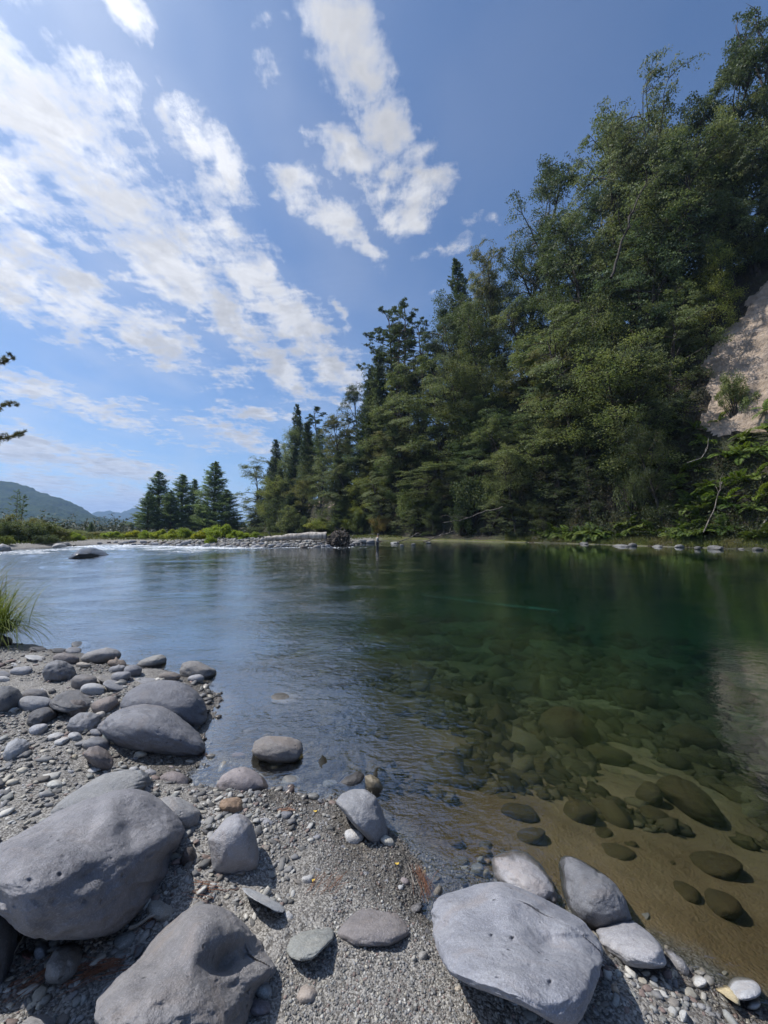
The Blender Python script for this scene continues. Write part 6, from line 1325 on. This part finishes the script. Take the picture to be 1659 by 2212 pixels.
rb = MB(); rb.tube(np.array([(.12, 0, .02), (.9, 0, .28), (1.7, -.02, .50), (2.4, -.05, .62)]), [.006, .005, .004, .002], 6); rb.build('rod_blank', plain('rod_graphite', (.03, .03, .03), .3), rd_)
rb = MB(); th = np.linspace(0, 6.28, 13); rb.tube(np.stack([.04*np.cos(th)-.08, 0*th, .04*np.sin(th)-.05], 1), .012, 6); rb.build('reel', CAPM, rd_)
tag(rd_, 'thin dark fishing rod held by the angler in the river', 'fishing rod')
# ================================================================= grass tussock and pine at the left edge
def tussock(loc, n, L, seed, lb, col=(1, 1, 1)):
    rgt = np.random.RandomState(seed); V, Fc, T_ = [], [], []; k = 0
    for i in range(n):
        az = rgt.uniform(0, 6.28); el = rgt.uniform(.75, 1.5); Lb = L*rgt.uniform(.5, 1.15); p0 = np.array([rgt.normal(0, .08), rgt.normal(0, .08), 0])
        Q, _ = path(p0, (math.cos(az)*math.cos(el), math.sin(az)*math.cos(el), math.sin(el)), Lb, 7, rgt, .15, -1.9); sd_ = np.array([-math.sin(az), math.cos(az), 0]); w = np.array([.5, .9, 1, .9, .75, .55, .35, .05])*.0045
        V.append(np.stack([Q-sd_*w[:, None], Q+sd_*w[:, None]], 1).reshape(-1, 3)); j_ = np.arange(7)*2+k; Fc.append(np.stack([j_, j_+1, j_+3, j_+2], 1)); T_.append(np.full(16, rgt.uniform(0, 1))); k += 16
    o = mk('grass_tussock', np.concatenate(V), np.concatenate(Fc), LEAF_GRASS, attrs={'tint': np.concatenate(T_)}, loc=loc); o.color = (*col, 1); tag(o, lb, 'grass', 'grass tussocks at the left edge')
hp = hit(-14, 1392); tussock((hp[0]-.02, hp[1], hp[2]+.12), 620, .85, 1, 'arching green grass tussock at the left edge beside the water', (1.3, 1.45, 1.0))
hp = hit(-30, 1352); tussock((hp[0]-.1, hp[1], hp[2]+.25), 420, 1.0, 2, 'taller thin dry grass behind the green tussock at the left edge', (1.2, 1.0, .7))
rock(0, (10, 1385, 16, 11), (.08, .07, .06), label='x', sub=3); r = ROCKS[-1]; tag(r['o'], 'small dark stone under the green grass tussock', 'stone', 'stones on the beach')
# pine whose branch tips reach into the picture
px_, py_ = -13.4, 11.6; pr = empty('pine_tree', (px_, py_, float(terrain(np.array([px_]), np.array([py_]))[0])-.2)); rgp = np.random.RandomState(31); T = MB(); B = MB(); C, D = [], []
P_, _ = path((0, 0, 0), (0, 0, 1), 13, 10, rgp, .05, .1); T.tube(P_, np.linspace(.22, .05, 11), 8)
for (uu_, vv_) in ((18, 768), (0, 780), (4, 862), (20, 925), (-6, 940), (-30, 700), (-40, 820), (-60, 620), (-200, 700), (-220, 800), (-180, 600), (-230, 900), (-60, 560)):
    tip = at_depth(uu_, vv_, py_)-np.array(pr.location); tip[1] += rgp.normal(0, .3); z0 = tip[2]-.5
    p0 = np.array([0, 0, z0]); Q = np.array([p0+(tip-p0)*f+np.array([0, 0, -.15*math.sin(f*3.14)]) for f in np.linspace(0, 1, 8)]); B.tube(Q, np.linspace(.05, .012, 8), 5)
    for k in range(11):
        f = 1-.5*(k/11)**1.2; q = at_path(Q, f)+rgp.normal(0, .05, 3)*(1 if k else 0); Lt = rgp.uniform(.1, .3); dd = tip-p0; dd /= np.linalg.norm(dd); dd = dd+rgp.normal(0, .5, 3)+[0, 0, .35]; dd /= np.linalg.norm(dd)
        m_ = 90; f2 = rgp.uniform(0, 1, m_); o_ = rgp.normal(0, 1, (m_, 3)); o_ /= np.linalg.norm(o_, axis=1)[:, None]; o_ = o_+dd*.9; o_ /= np.linalg.norm(o_, axis=1)[:, None]; C.append(q+dd*(f2*Lt)[:, None]-dd*Lt*.7+o_*.05); D.append(o_)
C = np.concatenate(C); D = np.concatenate(D)
V, Fq, t_ = leafquads(C, rgp.normal(0, 1, (len(C), 3)), .11*rgp.uniform(.7, 1.2, len(C)), rgp, .12, None, up=D*3)
T.build('trunk', BARKPINE, pr); B.build('branches', BARKPINE, pr); cr = mk('needles', V, Fq, LEAF_PINE, pr, smooth=False, attrs={'tint': t_}); cr.color = (1.6, 1.2, 1.1, 1)
tag(pr, 'close pine tree of which only branch tips enter at the left edge', 'pine tree')
# ================================================================= litter on the beach
NEED = plain('rusty_needles', (.22, .095, .05), .7); TW = bark_material('twig_bark', (.10, .055, .04), (.24, .15, .11), 30)
def litter(c, u, v, n, spread, L, lb, seed, dirang=None):
    (x_, y_), = conv(c, [(u, v)]); hp = hit(x_, y_); rgl = np.random.RandomState(seed); b = MB()
    for i in range(int(n*.6)):
        q = hp+np.array([rgl.normal(0, spread), rgl.normal(0, spread*.55), 0]); a = rgl.uniform(0, 6.28) if dirang is None else dirang+rgl.normal(0, .3); l = L*rgl.uniform(.6, 1.1)
        m_ = np.array([q[0], q[1]]); pts_ = []
        for f in np.linspace(-.5, .5, 5):
            xx = m_[0]+math.cos(a)*l*f+rgl.normal(0, .001); yy = m_[1]+math.sin(a)*l*f+.04*l*math.sin(f*5); pts_.append((xx, yy, float(terrain(np.array([xx]), np.array([yy]))[0])+.006+.004*rgl.uniform()+.01*rgl.uniform()*f))
        b.tube(np.array(pts_)-hp, .0007, 3)
    o = b.build('pine_needles', NEED, loc=tuple(hp)); tag(o, lb, 'pine needles', 'fallen pine needles')
litter(6, 480, 935, 60, .028, .12, 'thick bunch of rusty pine needles between the egg shaped stone and the peaked boulder', 1, .35)
litter(6, 180, 960, 26, .02, .12, 'thin bunch of rusty pine needles left of the egg shaped stone', 2, .9)
litter(6, 1040, 520, 24, .025, .09, 'rusty pine needles above the peaked boulder', 3, .1)
litter(6, 770, 660, 16, .012, .07, 'few rusty needles beside the mottled beige stone', 4, 1.5)
litter(7, 790, 790, 34, .022, .13, 'orange pine needles on the dark wet sand left of the big bluish boulder', 5, 1.8)
litter(7, 275, 810, 26, .03, .11, 'rusty pine needles on pale sand above the buried hump', 6, 1.3)
litter(7, 60, 250, 12, .02, .06, 'reddish needles near the pale cobble by the waterline', 7)
litter(7, 1640, 1340, 10, .015, .06, 'few needles at the right side of the big bluish boulder', 8)
for (c, u, v, L, r, a, lb) in ((7, 40, 410, .10, .005, -.35, 'short brown twig lying on sand below the shoreline stones'), (6, 1435, 115, .10, .005, -.4, 'dark twig behind the orange brown stone'), (6, 100, 800, .17, .003, 1.8, 'straw coloured stem at lower left below the huge boulder'), (6, 145, 610, .10, .003, 2.2, 'dry curved grass stem lying on the huge left boulder'), (6, 715, 685, .07, .006, .3, 'short pale wood chip below the mottled beige stone'), (7, 720, 760, .08, .002, 1.9, 'thin pale stem on the dark wet sand')):
    (x_, y_), = conv(c, [(u, v)]); hp = hit(x_, y_, -.01)
    if 'lying on the huge' in lb: hp = CAM+(hp-CAM)*.86
    b = MB(); f = np.linspace(-.5, .5, 7); q = np.stack([math.cos(a)*L*f, math.sin(a)*L*f, .006+.01*np.sin(f*4)], 1); q[:, :2] += rg.normal(0, L*.015, (7, 2)); b.tube(q, np.linspace(r, r*.5, 7), 6)
    if r > .004: b.tube(np.array([q[3], q[3]+[.012, .014, .006], q[3]+[.02, .03, .008]]), [r*.6, r*.45, r*.3], 5)
    o = b.build('twig', TW if 'pale' not in lb and 'straw' not in lb and 'dry' not in lb else BARKPALE, loc=tuple(hp)); tag(o, lb, 'twig', 'twigs on the beach')
for (c, u, v, lb) in ((7, 180, 780, 'fallen yellow leaf on the pale sand'), (7, 640, 690, 'tiny yellow leaf on the dark wet sand'), (7, 195, 405, 'small yellow leaf by the shoreline stones'), (6, 1570, 465, 'yellow leaf on the sand left of the dark hollow')):
    (x_, y_), = conv(c, [(u, v)]); hp = hit(x_, y_, -.006); a = np.linspace(0, 6.28, 13)[:-1]; Vl = np.stack([.009*np.cos(a), .005*np.sin(a)*(1+.3*np.cos(a)), .002*np.cos(a*2)], 1); Vl = np.vstack([Vl, [[0, 0, .001]]]); Fl = [(i, (i+1) % 12, 12) for i in range(12)]
    o = mk('fallen_leaf', Vl, Fl, plain('yellow_leaf', (.62, .42, .06), .6), loc=tuple(hp)); tag(o, lb, 'leaf', 'fallen yellow leaves')
